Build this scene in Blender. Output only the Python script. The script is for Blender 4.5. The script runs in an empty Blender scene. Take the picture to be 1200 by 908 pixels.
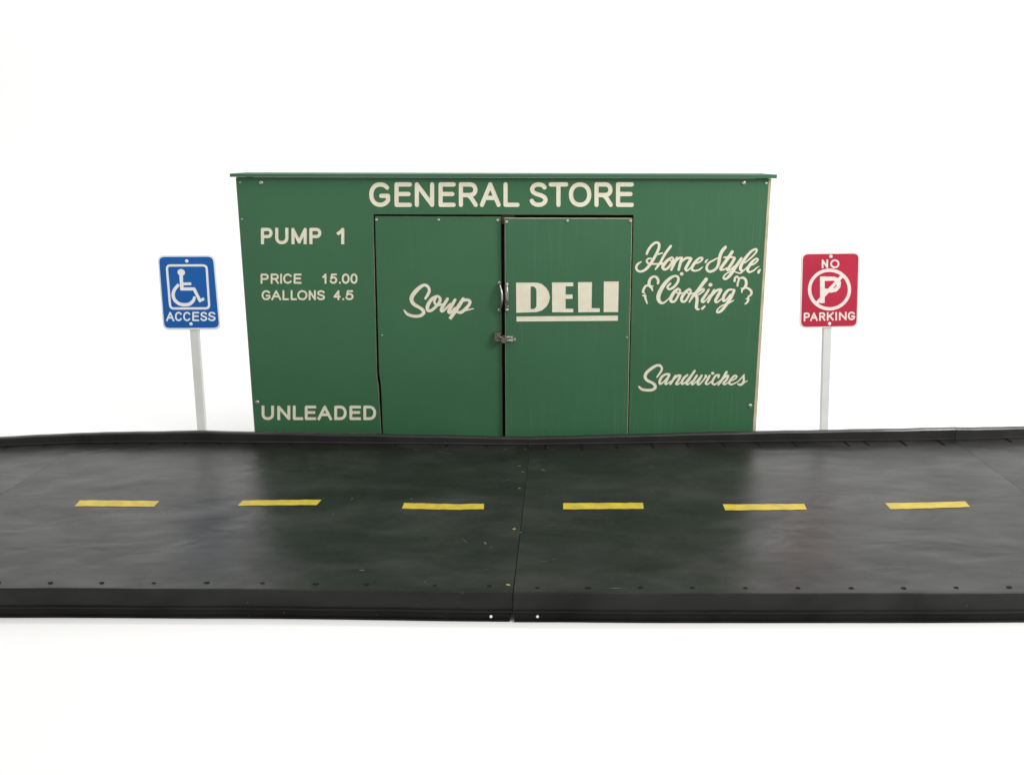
import bpy, bmesh, math, random
import numpy as np
from mathutils import Vector
from mathutils.geometry import delaunay_2d_cdt
# A toy general store behind a black rubber road, photographed on a white studio sweep. Units: metres; traced lettering in mm.
KEY, OVER, BACK, WORLD = 310, 185, 540, .61
STROKES = {
 'general': [[0,"r",[-542.0,1207.7,18.5,-547.9,1213.7,18.5,-555.0,1218.0,18.5,-563.2,1220.5,18.5,-572.9,1221.1,18.5,-581.9,1219.8,18.5,-590.0,1216.7,18.5,-597.0,1211.8,18.5,-602.9,1205.3,18.5,-607.4,1197.4,18.5,-610.3,1188.4,18.5,-611.5,1178.0,18.6,-611.1,1167.5,18.6,-608.9,1158.5,18.6,-605.0,1150.6,18.6,-599.6,1144.1,18.6,-592.9,1139.2,18.6,-585.0,1136.0,18.6,-576.0,1134.7,18.6,-566.2,1135.3,18.6,-557.8,1137.8,18.6,-550.3,1142.2,18.6,-544.0,1148.2,18.6,-539.7,1153.7,18.6,-539.0,1172.8,18.6,-568.3,1172.8,18.6]],[0,"r",[-442.5,1221.1,18.5,-500.3,1221.1,18.5,-503.1,1134.6,18.6,-445.0,1134.6,18.6]],[0,"r",[-501.6,1180.6,18.5,-449.5,1180.6,18.5]],[0,"r",[-414.6,1134.6,18.6,-412.3,1221.1,18.5,-347.9,1134.6,18.6,-346.0,1221.1,18.5]],[0,"r",[-252.8,1221.1,18.5,-309.3,1221.1,18.5,-311.0,1134.6,18.6,-254.2,1134.6,18.6]],[0,"r",[-310.1,1180.6,18.5,-259.1,1180.6,18.5]],[0,"r",[-222.5,1134.6,18.6,-221.3,1221.1,18.5,-182.7,1221.1,18.5,-182.7,1221.1,18.5,-174.3,1220.1,18.5,-167.6,1217.2,18.5,-162.6,1212.6,18.5,-159.5,1206.4,18.5,-158.5,1198.7,18.5,-159.6,1191.0,18.5,-162.9,1184.9,18.5,-168.0,1180.2,18.6,-174.7,1177.3,18.6,-183.2,1176.3,18.6,-221.9,1176.3,18.6]],[0,"r",[-190.9,1175.4,18.6,-179.4,1167.6,18.6,-157.8,1134.6,18.6]],[0,"r",[-130.7,1134.6,18.6,-93.9,1221.1,18.5,-58.1,1134.6,18.6]],[0,"r",[-116.0,1164.2,18.6,-72.5,1164.2,18.6]],[0,"r",[-27.6,1221.1,18.5,-27.7,1134.6,18.6,24.5,1134.6,18.6]]],
 'store': [[0,"r",[141.4,1208.8,18.5,137.4,1213.7,18.5,131.9,1217.5,18.5,125.2,1220.1,18.5,117.4,1221.1,18.5,109.2,1220.6,18.5,102.1,1218.7,18.5,96.1,1215.4,18.5,91.6,1210.8,18.5,88.7,1205.4,18.5,87.8,1199.2,18.5,91.5,1189.2,18.5,103.8,1181.5,18.5,128.3,1174.5,18.6,142.5,1165.9,18.6,146.9,1157.7,18.6,145.7,1150.7,18.6,142.2,1144.8,18.6,136.7,1139.9,18.6,129.4,1136.5,18.6,120.8,1134.8,18.6,111.1,1134.9,18.6,102.6,1136.8,18.6,95.4,1140.3,18.6,89.9,1145.3,18.6,86.6,1151.3,18.6]],[0,"r",[168.7,1221.1,18.5,234.9,1221.1,18.5]],[0,"r",[201.8,1221.1,18.5,202.9,1134.6,18.6]],[0,"r",[295.7,1221.1,18.5,285.9,1220.1,18.5,277.5,1217.2,18.5,270.3,1212.3,18.5,264.4,1205.8,18.5,260.1,1197.9,18.5,257.5,1188.7,18.5,256.8,1178.0,18.6,257.9,1167.3,18.6,260.8,1158.1,18.6,265.4,1150.1,18.6,271.5,1143.5,18.6,278.9,1138.7,18.6,287.5,1135.7,18.6,297.3,1134.6,18.6,307.2,1135.7,18.6,315.6,1138.7,18.6,322.8,1143.5,18.6,328.7,1150.1,18.6,333.0,1158.1,18.6,335.6,1167.3,18.6,336.3,1178.0,18.6,335.1,1188.7,18.5,332.2,1197.9,18.5,327.6,1205.8,18.5,321.4,1212.3,18.5,314.0,1217.2,18.5,305.5,1220.1,18.5,295.7,1221.1,18.5]],[0,"r",[368.9,1134.6,18.6,366.9,1221.1,18.5,403.9,1221.1,18.5,403.9,1221.1,18.5,412.0,1220.1,18.5,418.5,1217.2,18.5,423.5,1212.6,18.5,426.7,1206.4,18.5,428.0,1198.7,18.5,427.1,1191.0,18.5,424.2,1184.9,18.5,419.5,1180.2,18.6,413.1,1177.3,18.6,405.1,1176.3,18.6,367.9,1176.3,18.6]],[0,"r",[397.7,1175.4,18.6,409.0,1167.6,18.6,431.0,1134.6,18.6]],[0,"r",[519.9,1221.1,18.5,460.2,1221.1,18.5,462.7,1134.6,18.6,522.7,1134.6,18.6]],[0,"r",[461.3,1180.6,18.5,515.2,1180.6,18.5]]],
 'pump': [[0,"s",[-1098.9,971.3,13.9,-1094.9,1028.9,13.9,-1072.4,1028.9,13.9,-1072.4,1028.9,13.9,-1067.2,1028.2,13.9,-1063.3,1026.2,13.9,-1060.3,1022.9,13.9,-1058.7,1018.7,13.9,-1058.3,1013.4,13.9,-1059.4,1008.0,13.9,-1061.6,1003.8,13.9,-1065.0,1000.6,13.9,-1069.2,998.5,13.9,-1074.4,997.8,13.9,-1097.1,997.8,13.9]],[0,"s",[-1032.2,1028.9,13.9,-1034.5,993.2,13.9,-1034.5,993.2,13.9,-1034.3,986.8,13.9,-1032.6,981.5,13.9,-1029.6,977.2,13.9,-1025.4,974.0,13.9,-1020.2,972.0,13.9,-1013.8,971.3,13.9,-1007.2,972.0,13.9,-1001.8,974.0,13.9,-997.2,977.2,13.9,-993.7,981.5,13.9,-991.3,986.8,13.9,-990.2,993.2,13.9,-988.0,1028.9,13.9]],[0,"s",[-964.4,971.3,13.9,-961.0,1028.9,13.9,-937.4,974.2,13.9,-907.5,1028.9,13.9,-910.8,971.3,13.9]],[0,"s",[-885.6,971.3,13.9,-882.4,1028.9,13.9,-859.0,1028.9,13.9,-859.0,1028.9,13.9,-853.7,1028.2,13.9,-849.6,1026.2,13.9,-846.5,1022.9,13.9,-844.7,1018.7,13.9,-844.3,1013.4,13.9,-845.3,1008.0,13.9,-847.5,1003.8,13.9,-850.9,1000.6,13.9,-855.3,998.5,13.9,-860.7,997.8,13.9,-884.1,997.8,13.9]]],
 'one': [[0,"s",[-762.5,1011.7,13.9,-753.9,1017.4,13.9,-742.6,1028.9,13.9,-745.3,971.3,13.9]]],
 'price': [[0,"s",[-1115.2,793.9,8.4,-1112.7,830.8,8.3,-1096.0,830.8,8.3,-1096.0,830.8,8.3,-1092.2,830.3,8.3,-1089.3,829.0,8.3,-1087.1,827.0,8.3,-1085.9,824.2,8.3,-1085.6,820.8,8.3,-1086.3,817.4,8.3,-1088.0,814.7,8.4,-1090.4,812.6,8.4,-1093.5,811.3,8.4,-1097.4,810.9,8.4,-1114.0,810.9,8.4]],[0,"s",[-1070.3,793.9,8.4,-1067.9,830.8,8.3,-1050.9,830.8,8.3,-1050.9,830.8,8.3,-1047.2,830.3,8.3,-1044.3,829.1,8.3,-1042.2,827.1,8.3,-1041.0,824.5,8.3,-1040.7,821.2,8.3,-1041.4,817.9,8.3,-1043.0,815.3,8.4,-1045.3,813.3,8.4,-1048.4,812.0,8.4,-1052.1,811.6,8.4,-1069.2,811.6,8.4]],[0,"s",[-1055.5,811.2,8.4,-1050.6,807.9,8.4,-1041.9,793.9,8.4]],[0,"s",[-1028.0,793.9,8.4,-1025.6,830.8,8.3]],[0,"s",[-983.4,824.6,8.3,-985.8,827.2,8.3,-988.7,829.2,8.3,-992.2,830.4,8.3,-996.3,830.8,8.3,-1000.3,830.3,8.3,-1003.8,829.0,8.3,-1006.9,826.9,8.3,-1009.6,824.1,8.3,-1011.6,820.7,8.3,-1012.9,816.9,8.3,-1013.6,812.3,8.4,-1013.5,807.8,8.4,-1012.6,803.9,8.4,-1011.0,800.5,8.4,-1008.7,797.8,8.4,-1005.9,795.7,8.4,-1002.5,794.4,8.4,-998.6,793.9,8.4,-994.4,794.2,8.4,-990.8,795.4,8.4,-987.6,797.4,8.4,-984.9,800.1,8.4]],[0,"s",[-939.3,830.8,8.3,-965.7,830.8,8.3,-967.9,793.9,8.4,-941.4,793.9,8.4]],[0,"s",[-966.7,813.4,8.4,-942.9,813.4,8.4]]],
 'amount': [[0,"s",[-839.3,819.7,8.3,-834.5,823.4,8.3,-828.3,830.8,8.3,-830.2,793.9,8.4]],[0,"s",[-782.3,830.8,8.3,-799.8,830.8,8.3,-804.2,812.3,8.4,-804.2,814.1,8.4,-800.4,816.8,8.3,-795.7,818.2,8.3,-790.5,817.9,8.3,-786.2,816.1,8.3,-783.1,812.9,8.4,-781.6,808.7,8.4,-781.7,803.8,8.4,-783.6,799.5,8.4,-786.9,796.2,8.4,-791.3,794.3,8.4,-796.5,793.9,8.4,-801.2,795.2,8.4,-804.8,797.8,8.4,-807.0,801.7,8.4]],[0,"s",[-766.1,793.9,8.4,-766.1,794.2,8.4]],[0,"s",[-738.7,830.8,8.3,-742.0,830.3,8.3,-744.9,829.1,8.3,-747.4,827.1,8.3,-749.5,824.3,8.3,-751.1,821.0,8.3,-752.2,817.0,8.3,-752.7,812.3,8.4,-752.6,807.6,8.4,-751.9,803.7,8.4,-750.6,800.3,8.4,-748.8,797.6,8.4,-746.5,795.5,8.4,-743.7,794.3,8.4,-740.3,793.9,8.4,-737.0,794.3,8.4,-734.1,795.5,8.4,-731.6,797.6,8.4,-729.5,800.3,8.4,-727.9,803.7,8.4,-726.8,807.6,8.4,-726.3,812.3,8.4,-726.4,817.0,8.3,-727.1,821.0,8.3,-728.4,824.3,8.3,-730.2,827.1,8.3,-732.6,829.1,8.3,-735.3,830.3,8.3,-738.7,830.8,8.3]],[0,"s",[-701.9,830.8,8.3,-705.0,830.3,8.3,-707.5,829.1,8.3,-709.8,827.1,8.3,-711.7,824.3,8.3,-713.1,821.0,8.3,-714.1,817.0,8.3,-714.6,812.3,8.4,-714.5,807.6,8.4,-713.9,803.7,8.4,-712.7,800.3,8.4,-711.1,797.6,8.4,-709.0,795.5,8.4,-706.5,794.3,8.4,-703.5,793.9,8.4,-700.5,794.3,8.4,-697.9,795.5,8.4,-695.6,797.6,8.4,-693.7,800.3,8.4,-692.3,803.7,8.4,-691.3,807.6,8.4,-690.8,812.3,8.4,-690.9,817.0,8.3,-691.5,821.0,8.3,-692.7,824.3,8.3,-694.3,827.1,8.3,-696.4,829.1,8.3,-698.9,830.3,8.3,-701.9,830.8,8.3]]],
 'gallons': [[0,"s",[-1084.3,751.1,8.4,-1086.7,753.6,8.4,-1089.7,755.5,8.4,-1093.2,756.5,8.4,-1097.4,756.8,8.4,-1101.3,756.2,8.4,-1104.9,754.9,8.4,-1108.0,752.8,8.4,-1110.6,750.1,8.4,-1112.6,746.8,8.4,-1114.0,743.0,8.4,-1114.6,738.6,8.4,-1114.6,734.2,8.4,-1113.7,730.4,8.4,-1112.1,727.1,8.4,-1109.9,724.3,8.4,-1107.1,722.2,8.4,-1103.7,720.9,8.4,-1099.9,720.4,8.4,-1095.6,720.6,8.4,-1092.0,721.7,8.4,-1088.7,723.5,8.4,-1085.9,726.0,8.4,-1084.0,728.4,8.4,-1083.4,736.4,8.4,-1096.0,736.4,8.4]],[0,"s",[-1072.8,720.3,8.4,-1052.2,756.8,8.4,-1036.4,720.3,8.4]],[0,"s",[-1064.7,732.8,8.4,-1042.9,732.8,8.4]],[0,"s",[-1020.1,756.8,8.4,-1022.4,720.3,8.4,-1002.1,720.3,8.4]],[0,"s",[-983.5,756.8,8.4,-985.7,720.3,8.4,-966.1,720.3,8.4]],[0,"s",[-935.5,756.8,8.4,-940.1,756.4,8.4,-944.1,755.1,8.4,-947.6,753.1,8.4,-950.6,750.3,8.4,-952.9,747.0,8.4,-954.4,743.1,8.4,-955.1,738.6,8.4,-954.9,734.1,8.4,-953.9,730.2,8.4,-952.0,726.8,8.4,-949.3,724.1,8.4,-946.0,722.0,8.4,-942.1,720.8,8.4,-937.6,720.3,8.4,-933.0,720.8,8.4,-928.9,722.0,8.4,-925.4,724.1,8.4,-922.4,726.8,8.4,-920.2,730.2,8.4,-918.7,734.1,8.4,-918.0,738.6,8.4,-918.2,743.1,8.4,-919.2,747.0,8.4,-921.1,750.3,8.4,-923.8,753.1,8.4,-927.1,755.1,8.4,-930.9,756.4,8.4,-935.5,756.8,8.4]],[0,"s",[-905.0,720.3,8.4,-903.0,756.8,8.4,-881.5,720.3,8.4,-879.5,756.8,8.4]],[0,"s",[-840.6,751.6,8.4,-842.3,753.7,8.4,-844.8,755.3,8.4,-847.9,756.3,8.4,-851.4,756.8,8.4,-855.2,756.6,8.4,-858.6,755.8,8.4,-861.5,754.4,8.4,-863.7,752.5,8.4,-865.1,750.2,8.4,-865.7,747.5,8.4,-864.2,743.3,8.4,-858.7,740.1,8.4,-847.6,737.1,8.4,-841.3,733.5,8.4,-839.4,730.0,8.4,-840.2,727.1,8.4,-841.9,724.6,8.4,-844.6,722.6,8.4,-848.1,721.1,8.4,-852.1,720.4,8.4,-856.5,720.5,8.4,-860.4,721.2,8.4,-863.7,722.7,8.4,-866.1,724.8,8.4,-867.5,727.3,8.4]]],
 'volume': [[0,"s",[-776.3,720.3,8.4,-774.6,756.8,8.4,-793.5,731.3,8.4,-769.9,731.3,8.4]],[0,"s",[-754.7,720.3,8.4,-754.7,720.7,8.4]],[0,"s",[-713.6,756.8,8.4,-732.8,756.8,8.4,-737.5,738.6,8.4,-737.5,740.3,8.4,-733.3,743.0,8.4,-728.2,744.3,8.4,-722.4,744.1,8.4,-717.7,742.3,8.4,-714.3,739.1,8.4,-712.6,735.0,8.4,-712.7,730.1,8.4,-714.7,725.9,8.4,-718.3,722.7,8.4,-723.1,720.8,8.4,-728.9,720.4,8.4,-734.0,721.6,8.4,-738.0,724.3,8.4,-740.4,728.1,8.4]]],
 'unleaded': [[0,"s",[-1147.8,220.3,13.4,-1150.1,185.8,13.4,-1150.1,185.8,13.4,-1149.8,179.6,13.4,-1148.2,174.5,13.4,-1145.2,170.3,13.4,-1141.0,167.2,13.4,-1135.8,165.2,13.4,-1129.4,164.6,13.4,-1122.8,165.2,13.4,-1117.4,167.2,13.4,-1112.8,170.3,13.4,-1109.2,174.5,13.4,-1106.9,179.6,13.4,-1105.8,185.8,13.4,-1103.5,220.3,13.4]],[0,"s",[-1078.9,164.6,13.4,-1075.3,220.3,13.4,-1032.0,164.6,13.4,-1028.6,220.3,13.4]],[0,"s",[-1003.7,220.3,13.4,-1007.0,164.6,13.4,-972.5,164.6,13.4]],[0,"s",[-909.2,220.3,13.4,-948.5,220.3,13.4,-951.7,164.6,13.4,-912.3,164.6,13.4]],[0,"s",[-950.0,194.2,13.4,-914.6,194.2,13.4]],[0,"s",[-893.0,164.6,13.4,-863.0,220.3,13.4,-838.7,164.6,13.4]],[0,"s",[-881.2,183.6,13.4,-848.6,183.6,13.4]],[0,"s",[-815.4,164.6,13.4,-812.7,220.3,13.4,-792.8,220.3,13.4,-792.8,220.3,13.4,-787.3,219.9,13.4,-782.7,218.4,13.4,-778.7,216.0,13.4,-775.4,212.8,13.4,-772.8,208.8,13.4,-770.9,204.1,13.4,-769.9,198.8,13.4,-769.7,192.5,13.4,-770.5,186.2,13.4,-772.0,180.9,13.4,-774.3,176.1,13.4,-777.3,172.1,13.4,-780.9,168.9,13.4,-785.1,166.5,13.4,-789.9,165.1,13.4,-795.4,164.6,13.4,-815.4,164.6,13.4]],[0,"s",[-702.6,220.3,13.4,-742.7,220.3,13.4,-745.2,164.6,13.4,-704.9,164.6,13.4]],[0,"s",[-743.9,194.2,13.4,-707.7,194.2,13.4]],[0,"s",[-680.8,164.6,13.4,-678.5,220.3,13.4,-657.9,220.3,13.4,-657.9,220.3,13.4,-652.2,219.9,13.4,-647.4,218.4,13.4,-643.3,216.0,13.4,-639.7,212.8,13.4,-637.0,208.8,13.4,-635.0,204.1,13.4,-633.9,198.8,13.4,-633.7,192.5,13.4,-634.4,186.2,13.4,-635.9,180.9,13.4,-638.2,176.1,13.4,-641.3,172.1,13.4,-645.1,168.9,13.4,-649.4,166.5,13.4,-654.3,165.1,13.4,-660.1,164.6,13.4,-680.8,164.6,13.4]]],
 'home_style': [[1,"r",[595.7,922.2,10.6,602.6,940.2,11.5,616.9,960.2,11.3,634.0,971.6,10.5,647.2,967.6,11.5,649.2,953.9,12.5,644.9,937.7,12.6,636.1,917.7,12.6,624.4,895.2,13.1,610.2,872.5,13.1,593.2,853.6,12.1,573.4,844.3,10.1,556.8,849.3,10.6,551.0,863.7,11.1,558.3,877.6,10.1,572.3,887.1,5.5]],[1,"r",[616.6,901.4,7.6,604.1,900.9,8.1,596.3,892.1,8.6,602.3,881.3,9.1,616.3,877.1,7.6,635.2,878.1,8.1,655.4,877.1,8.6,666.6,880.1,10.1]],[1,"r",[700.3,955.7,11.5,683.3,932.2,12.1,669.2,907.7,12.1,658.1,885.1,11.6,646.2,867.5,10.6,636.1,853.6,6.6]],[1,"r",[646.1,920.7,7.5,664.7,925.7,7.0]],[1,"r",[707.5,907.2,8.6,689.9,894.7,12.6,675.5,877.6,15.1,668.6,862.5,13.1,677.0,853.6,11.1,691.4,859.4,11.1,705.8,877.6,11.6,714.5,896.4,10.1,707.5,907.2,8.6]],[1,"r",[702.0,905.2,6.5,697.9,897.2,6.0,705.2,890.6,6.0,716.4,893.9,6.5]],[1,"r",[729.7,904.7,11.1,720.7,882.6,12.1,707.4,852.4,11.1]],[1,"r",[721.8,885.1,7.1,739.9,903.7,10.1,751.2,903.7,10.6]],[1,"r",[752.4,903.9,11.6,746.4,882.6,13.1,740.2,852.4,11.6]],[1,"r",[747.1,882.6,7.1,770.1,903.2,10.6,791.5,902.7,11.6]],[1,"r",[792.9,900.2,12.6,779.0,875.0,13.6,770.3,856.2,12.6,777.8,848.3,9.1,789.9,858.7,6.6,800.6,871.3,6.1]],[1,"r",[814.1,879.6,6.6,832.6,887.1,7.6,843.4,901.4,9.1,834.7,905.2,9.1,819.6,895.2,11.6,803.1,872.5,13.6,797.3,857.4,12.6,806.8,848.3,9.6,824.4,849.1,8.1,839.1,857.9,6.6,846.3,865.0,3.8]],[1,"r",[941.7,951.2,13.5,930.8,938.7,15.1,922.7,922.7,15.1,918.7,905.2,15.1,916.9,887.6,14.6,912.3,867.5,12.6,899.5,851.6,11.6,880.3,844.0,11.6,866.5,851.1,12.1,864.4,867.0,11.1,873.1,882.6,9.1,887.8,891.4,7.6,908.5,903.2,6.0]],[1,"r",[973.0,931.2,13.6,962.0,912.7,14.6,945.9,887.6,14.6,927.8,861.2,14.1,927.3,852.4,9.6,941.6,852.9,7.6,952.6,859.9,6.1]],[1,"r",[938.5,906.4,7.5,952.3,907.2,9.6,967.3,908.2,9.6,985.2,904.7,9.6]],[1,"r",[985.3,902.2,12.1,974.1,880.1,13.6,959.1,856.2,12.6,955.7,849.3,7.6,970.7,852.9,7.1,984.9,867.5,6.6]],[1,"r",[1015.0,902.2,11.6,1001.8,880.1,14.6,986.2,854.9,14.6,970.1,828.1,14.2,952.9,811.9,10.6,941.6,814.4,9.6,943.0,824.6,7.6,956.4,837.2,6.6,976.1,846.1,6.6,990.7,854.9,6.6]],[1,"r",[988.9,843.5,6.1,1012.1,836.7,6.6,1024.7,844.8,6.6]],[1,"r",[1026.5,847.3,7.6,1015.1,852.4,13.1,1015.5,870.0,14.6,1030.7,900.2,13.6,1049.2,925.2,11.6,1065.9,939.7,10.0,1079.3,941.7,10.0,1079.0,930.7,8.5,1065.2,912.7,8.0,1047.4,895.7,7.0,1031.9,882.6,6.6]],[1,"r",[1047.8,869.5,6.1,1072.5,877.6,7.6,1088.5,894.7,8.6,1082.5,901.2,8.6,1066.6,890.1,11.1,1051.0,867.5,14.1,1045.5,851.1,13.1,1055.2,841.8,9.1,1074.4,849.8,7.1,1086.2,861.2,5.6,1096.5,866.0,3.5]],[1,"r",[1029.0,848.6,6.1,1043.2,863.7,6.1]],[1,"r",[857.4,883.9,7.6,860.0,891.4,8.6,867.8,897.2,3.5]],[1,"r",[1095.2,839.7,11.1,1096.8,846.1,12.1,1103.8,854.4,3.5]]],
 'cooking': [[1,"r",[705.8,790.3,10.1,693.7,776.3,10.1,699.8,765.6,9.1,716.8,771.2,11.2,733.7,789.0,11.7,741.4,809.4,11.6,736.0,821.5,11.1,722.0,824.1,9.6,699.8,811.4,13.9,678.1,786.5,17.2,660.4,753.4,18.8,654.6,727.8,18.8,662.2,708.5,14.8,677.0,703.1,9.7,691.3,712.9,7.1,706.0,727.8,6.6]],[1,"r",[742.3,768.2,10.2,725.2,753.4,14.7,711.6,727.8,15.8,712.8,711.1,12.7,727.6,710.6,10.2,739.0,727.8,10.2,749.1,752.1,9.7,749.0,764.8,8.1,736.3,761.0,6.6,736.0,750.8,6.6,746.4,744.2,6.6,759.6,749.5,6.6]],[1,"r",[791.1,765.6,10.7,773.6,750.8,13.7,759.9,727.8,13.7,761.2,711.1,11.7,775.4,711.6,10.2,787.2,730.3,10.2,797.9,752.1,9.7,795.8,763.1,8.6,783.9,758.5,6.6,785.1,748.2,6.6,796.8,743.1,6.6,809.2,748.2,6.6]],[1,"r",[753.9,833.7,15.7,755.0,833.7,15.7]],[1,"r",[650.0,791.6,10.6,651.5,804.3,12.2,643.9,817.5,11.6,631.1,822.0,10.1,616.7,813.2,12.1,610.8,796.7,13.7,612.8,782.7,13.7,622.9,771.2,10.1,627.2,759.0,6.1]],[1,"r",[620.0,780.1,6.6,630.7,778.9,3.6]],[1,"r",[609.8,781.9,8.6,597.2,780.1,10.1,588.1,766.1,11.7,585.5,752.8,11.2]],[1,"r",[586.8,750.8,5.6,594.7,745.2,5.1]],[1,"r",[585.6,736.7,7.6,598.8,735.5,7.6]],[1,"r",[593.0,740.6,6.6,596.0,730.3,8.6,598.1,721.4,9.7,605.7,702.1,6.6]],[1,"r",[864.4,809.4,16.2,847.9,786.5,15.7,829.0,758.5,14.7,809.9,735.5,12.7,793.9,707.8,6.6]],[1,"r",[814.8,738.0,7.6,831.8,753.4,7.6,852.7,766.6,9.1,856.9,759.7,8.1,842.3,747.0,7.6,827.5,738.0,7.6]],[1,"r",[819.9,739.3,13.2,828.3,723.9,14.2,827.5,699.5,14.8,827.3,682.8,14.3,833.9,674.3,9.2,843.4,676.4,5.1]],[1,"r",[854.1,678.4,11.2,864.2,688.7,9.2]],[1,"r",[878.1,763.1,10.2,865.5,740.6,12.2,851.1,716.2,13.2,856.1,707.8,10.2,869.3,717.5,6.6,884.7,739.3,6.1]],[1,"r",[884.0,785.0,16.7,885.5,785.0,16.7]],[1,"r",[902.6,760.5,12.2,891.1,738.0,12.2,878.0,707.8,11.2]],[1,"r",[893.8,735.5,7.1,915.3,760.5,10.7,932.9,763.1,12.2]],[1,"r",[933.0,760.5,13.2,920.5,735.5,14.2,910.8,713.7,13.2,918.3,706.7,9.2,935.4,719.6,6.6,944.9,730.3,6.6]],[1,"r",[991.8,763.1,7.6,968.5,762.5,10.2,954.6,748.2,13.7,945.6,727.8,14.2,947.5,712.9,11.7,960.8,719.6,8.7,976.1,740.6,8.1]],[1,"r",[993.0,760.5,11.2,980.6,730.3,14.2,962.5,699.5,14.3,943.7,672.5,13.3,928.5,661.4,10.2,920.7,663.5,9.2,924.1,675.8,7.1,942.1,691.8,6.6,967.0,700.8,6.6,991.7,715.0,5.6]],[1,"r",[990.9,802.3,10.6,993.1,816.5,10.1,1002.4,821.5,8.6,1009.7,809.4,8.6,1006.1,794.1,9.6,1005.4,780.9,9.1]],[1,"r",[1013.5,813.9,6.6,1027.2,817.0,10.1,1040.3,806.8,11.6,1043.9,789.0,13.2,1038.8,773.8,12.7,1028.0,764.1,9.6,1026.3,751.3,6.1]],[1,"r",[1021.4,769.2,4.1,1034.1,768.7,6.1]],[1,"r",[1046.5,772.5,8.6,1062.3,763.6,10.7,1070.3,750.8,10.7,1067.0,739.3,9.2,1056.8,730.8,8.1,1058.1,718.8,10.7,1053.8,707.2,9.2,1044.9,698.8,6.6]],[1,"r",[1047.2,722.1,5.1,1057.4,721.4,7.6]]],
 'sandwiches': [[1,"r",[663.3,362.3,7.3,676.8,382.4,10.4,684.8,401.1,10.4,675.9,415.2,11.4,661.1,417.0,11.9,637.0,403.2,14.0,614.9,382.4,14.5,608.9,363.6,14.6,618.3,347.6,13.5,639.5,336.8,13.0,654.0,326.1,14.1,657.2,312.6,14.1,643.5,301.8,13.1,620.0,300.5,12.5,596.4,304.5,12.0,582.9,316.6,8.9]],[1,"r",[719.2,374.9,10.9,703.0,375.4,10.4,685.8,363.6,12.0,676.3,342.2,12.0,679.4,330.6,10.9,694.1,339.5,7.3,714.4,364.2,7.3]],[1,"r",[718.8,371.7,11.4,709.4,347.6,11.5,702.8,331.4,10.9,712.7,330.9,6.8,726.5,342.7,5.7]],[1,"r",[747.5,368.5,10.4,737.9,350.2,10.9,726.3,330.1,10.4]],[1,"r",[735.5,347.0,6.8,757.9,368.5,9.9,770.9,369.0,9.9]],[1,"r",[769.8,365.8,10.9,759.1,342.2,11.5,752.4,330.4,10.9,762.3,328.8,6.8,776.1,340.8,5.7]],[1,"r",[802.0,371.7,9.9,787.0,358.3,11.4,778.0,339.5,12.0,781.1,329.8,9.9,795.7,339.0,7.3,811.6,361.0,7.3]],[1,"r",[834.3,391.4,10.4,820.3,369.0,11.4,808.3,347.6,11.5,799.2,331.4,10.9,809.3,328.8,6.8,822.9,343.5,5.7]],[1,"r",[845.0,369.0,10.9,834.2,350.2,10.9,824.2,332.0,10.9,830.7,328.2,7.3,847.6,344.3,6.8,857.3,358.3,6.2]],[1,"r",[867.1,369.0,10.9,857.7,350.2,10.9,850.8,332.0,10.9,858.8,327.7,7.8,876.1,347.0,7.3,887.9,369.0,9.4]],[1,"r",[885.3,369.0,10.4,890.9,361.0,6.8]],[1,"r",[904.0,369.0,10.4,895.4,350.2,10.4,887.7,333.1,10.4,897.9,328.8,6.8,912.8,342.2,5.7]],[1,"r",[916.4,380.2,14.0,918.0,380.2,14.0]],[1,"r",[943.5,360.4,8.3,946.5,371.1,9.9,932.1,369.0,9.9,920.7,350.2,10.9,917.9,334.7,10.9,929.2,327.7,8.9,946.8,339.5,6.3,959.1,351.6,5.7]],[1,"r",[980.0,386.1,11.4,968.8,363.6,11.4,957.0,342.2,11.5,945.5,325.3,8.3]],[1,"r",[957.0,342.2,6.8,974.1,362.3,8.8,988.8,369.0,9.9,982.6,350.2,10.9,969.0,333.6,10.9,976.6,327.7,6.8,993.7,339.5,5.7]],[1,"r",[1001.2,344.3,6.2,1018.9,352.4,6.8,1028.0,365.2,8.3,1017.9,369.0,8.8,1003.3,352.9,10.9,994.9,335.7,10.9,1004.8,327.7,8.9,1022.6,334.1,6.3,1036.5,342.2,5.7]],[1,"r",[1035.3,340.8,5.7,1049.8,358.3,6.8,1060.9,372.2,8.3]],[1,"r",[1059.1,367.7,9.4,1061.2,350.2,10.9,1058.6,334.7,12.0,1046.6,326.1,10.9,1035.4,329.3,7.3]],[1,"r",[1059.1,334.1,6.3,1077.3,343.8,4.7]]],
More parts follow.
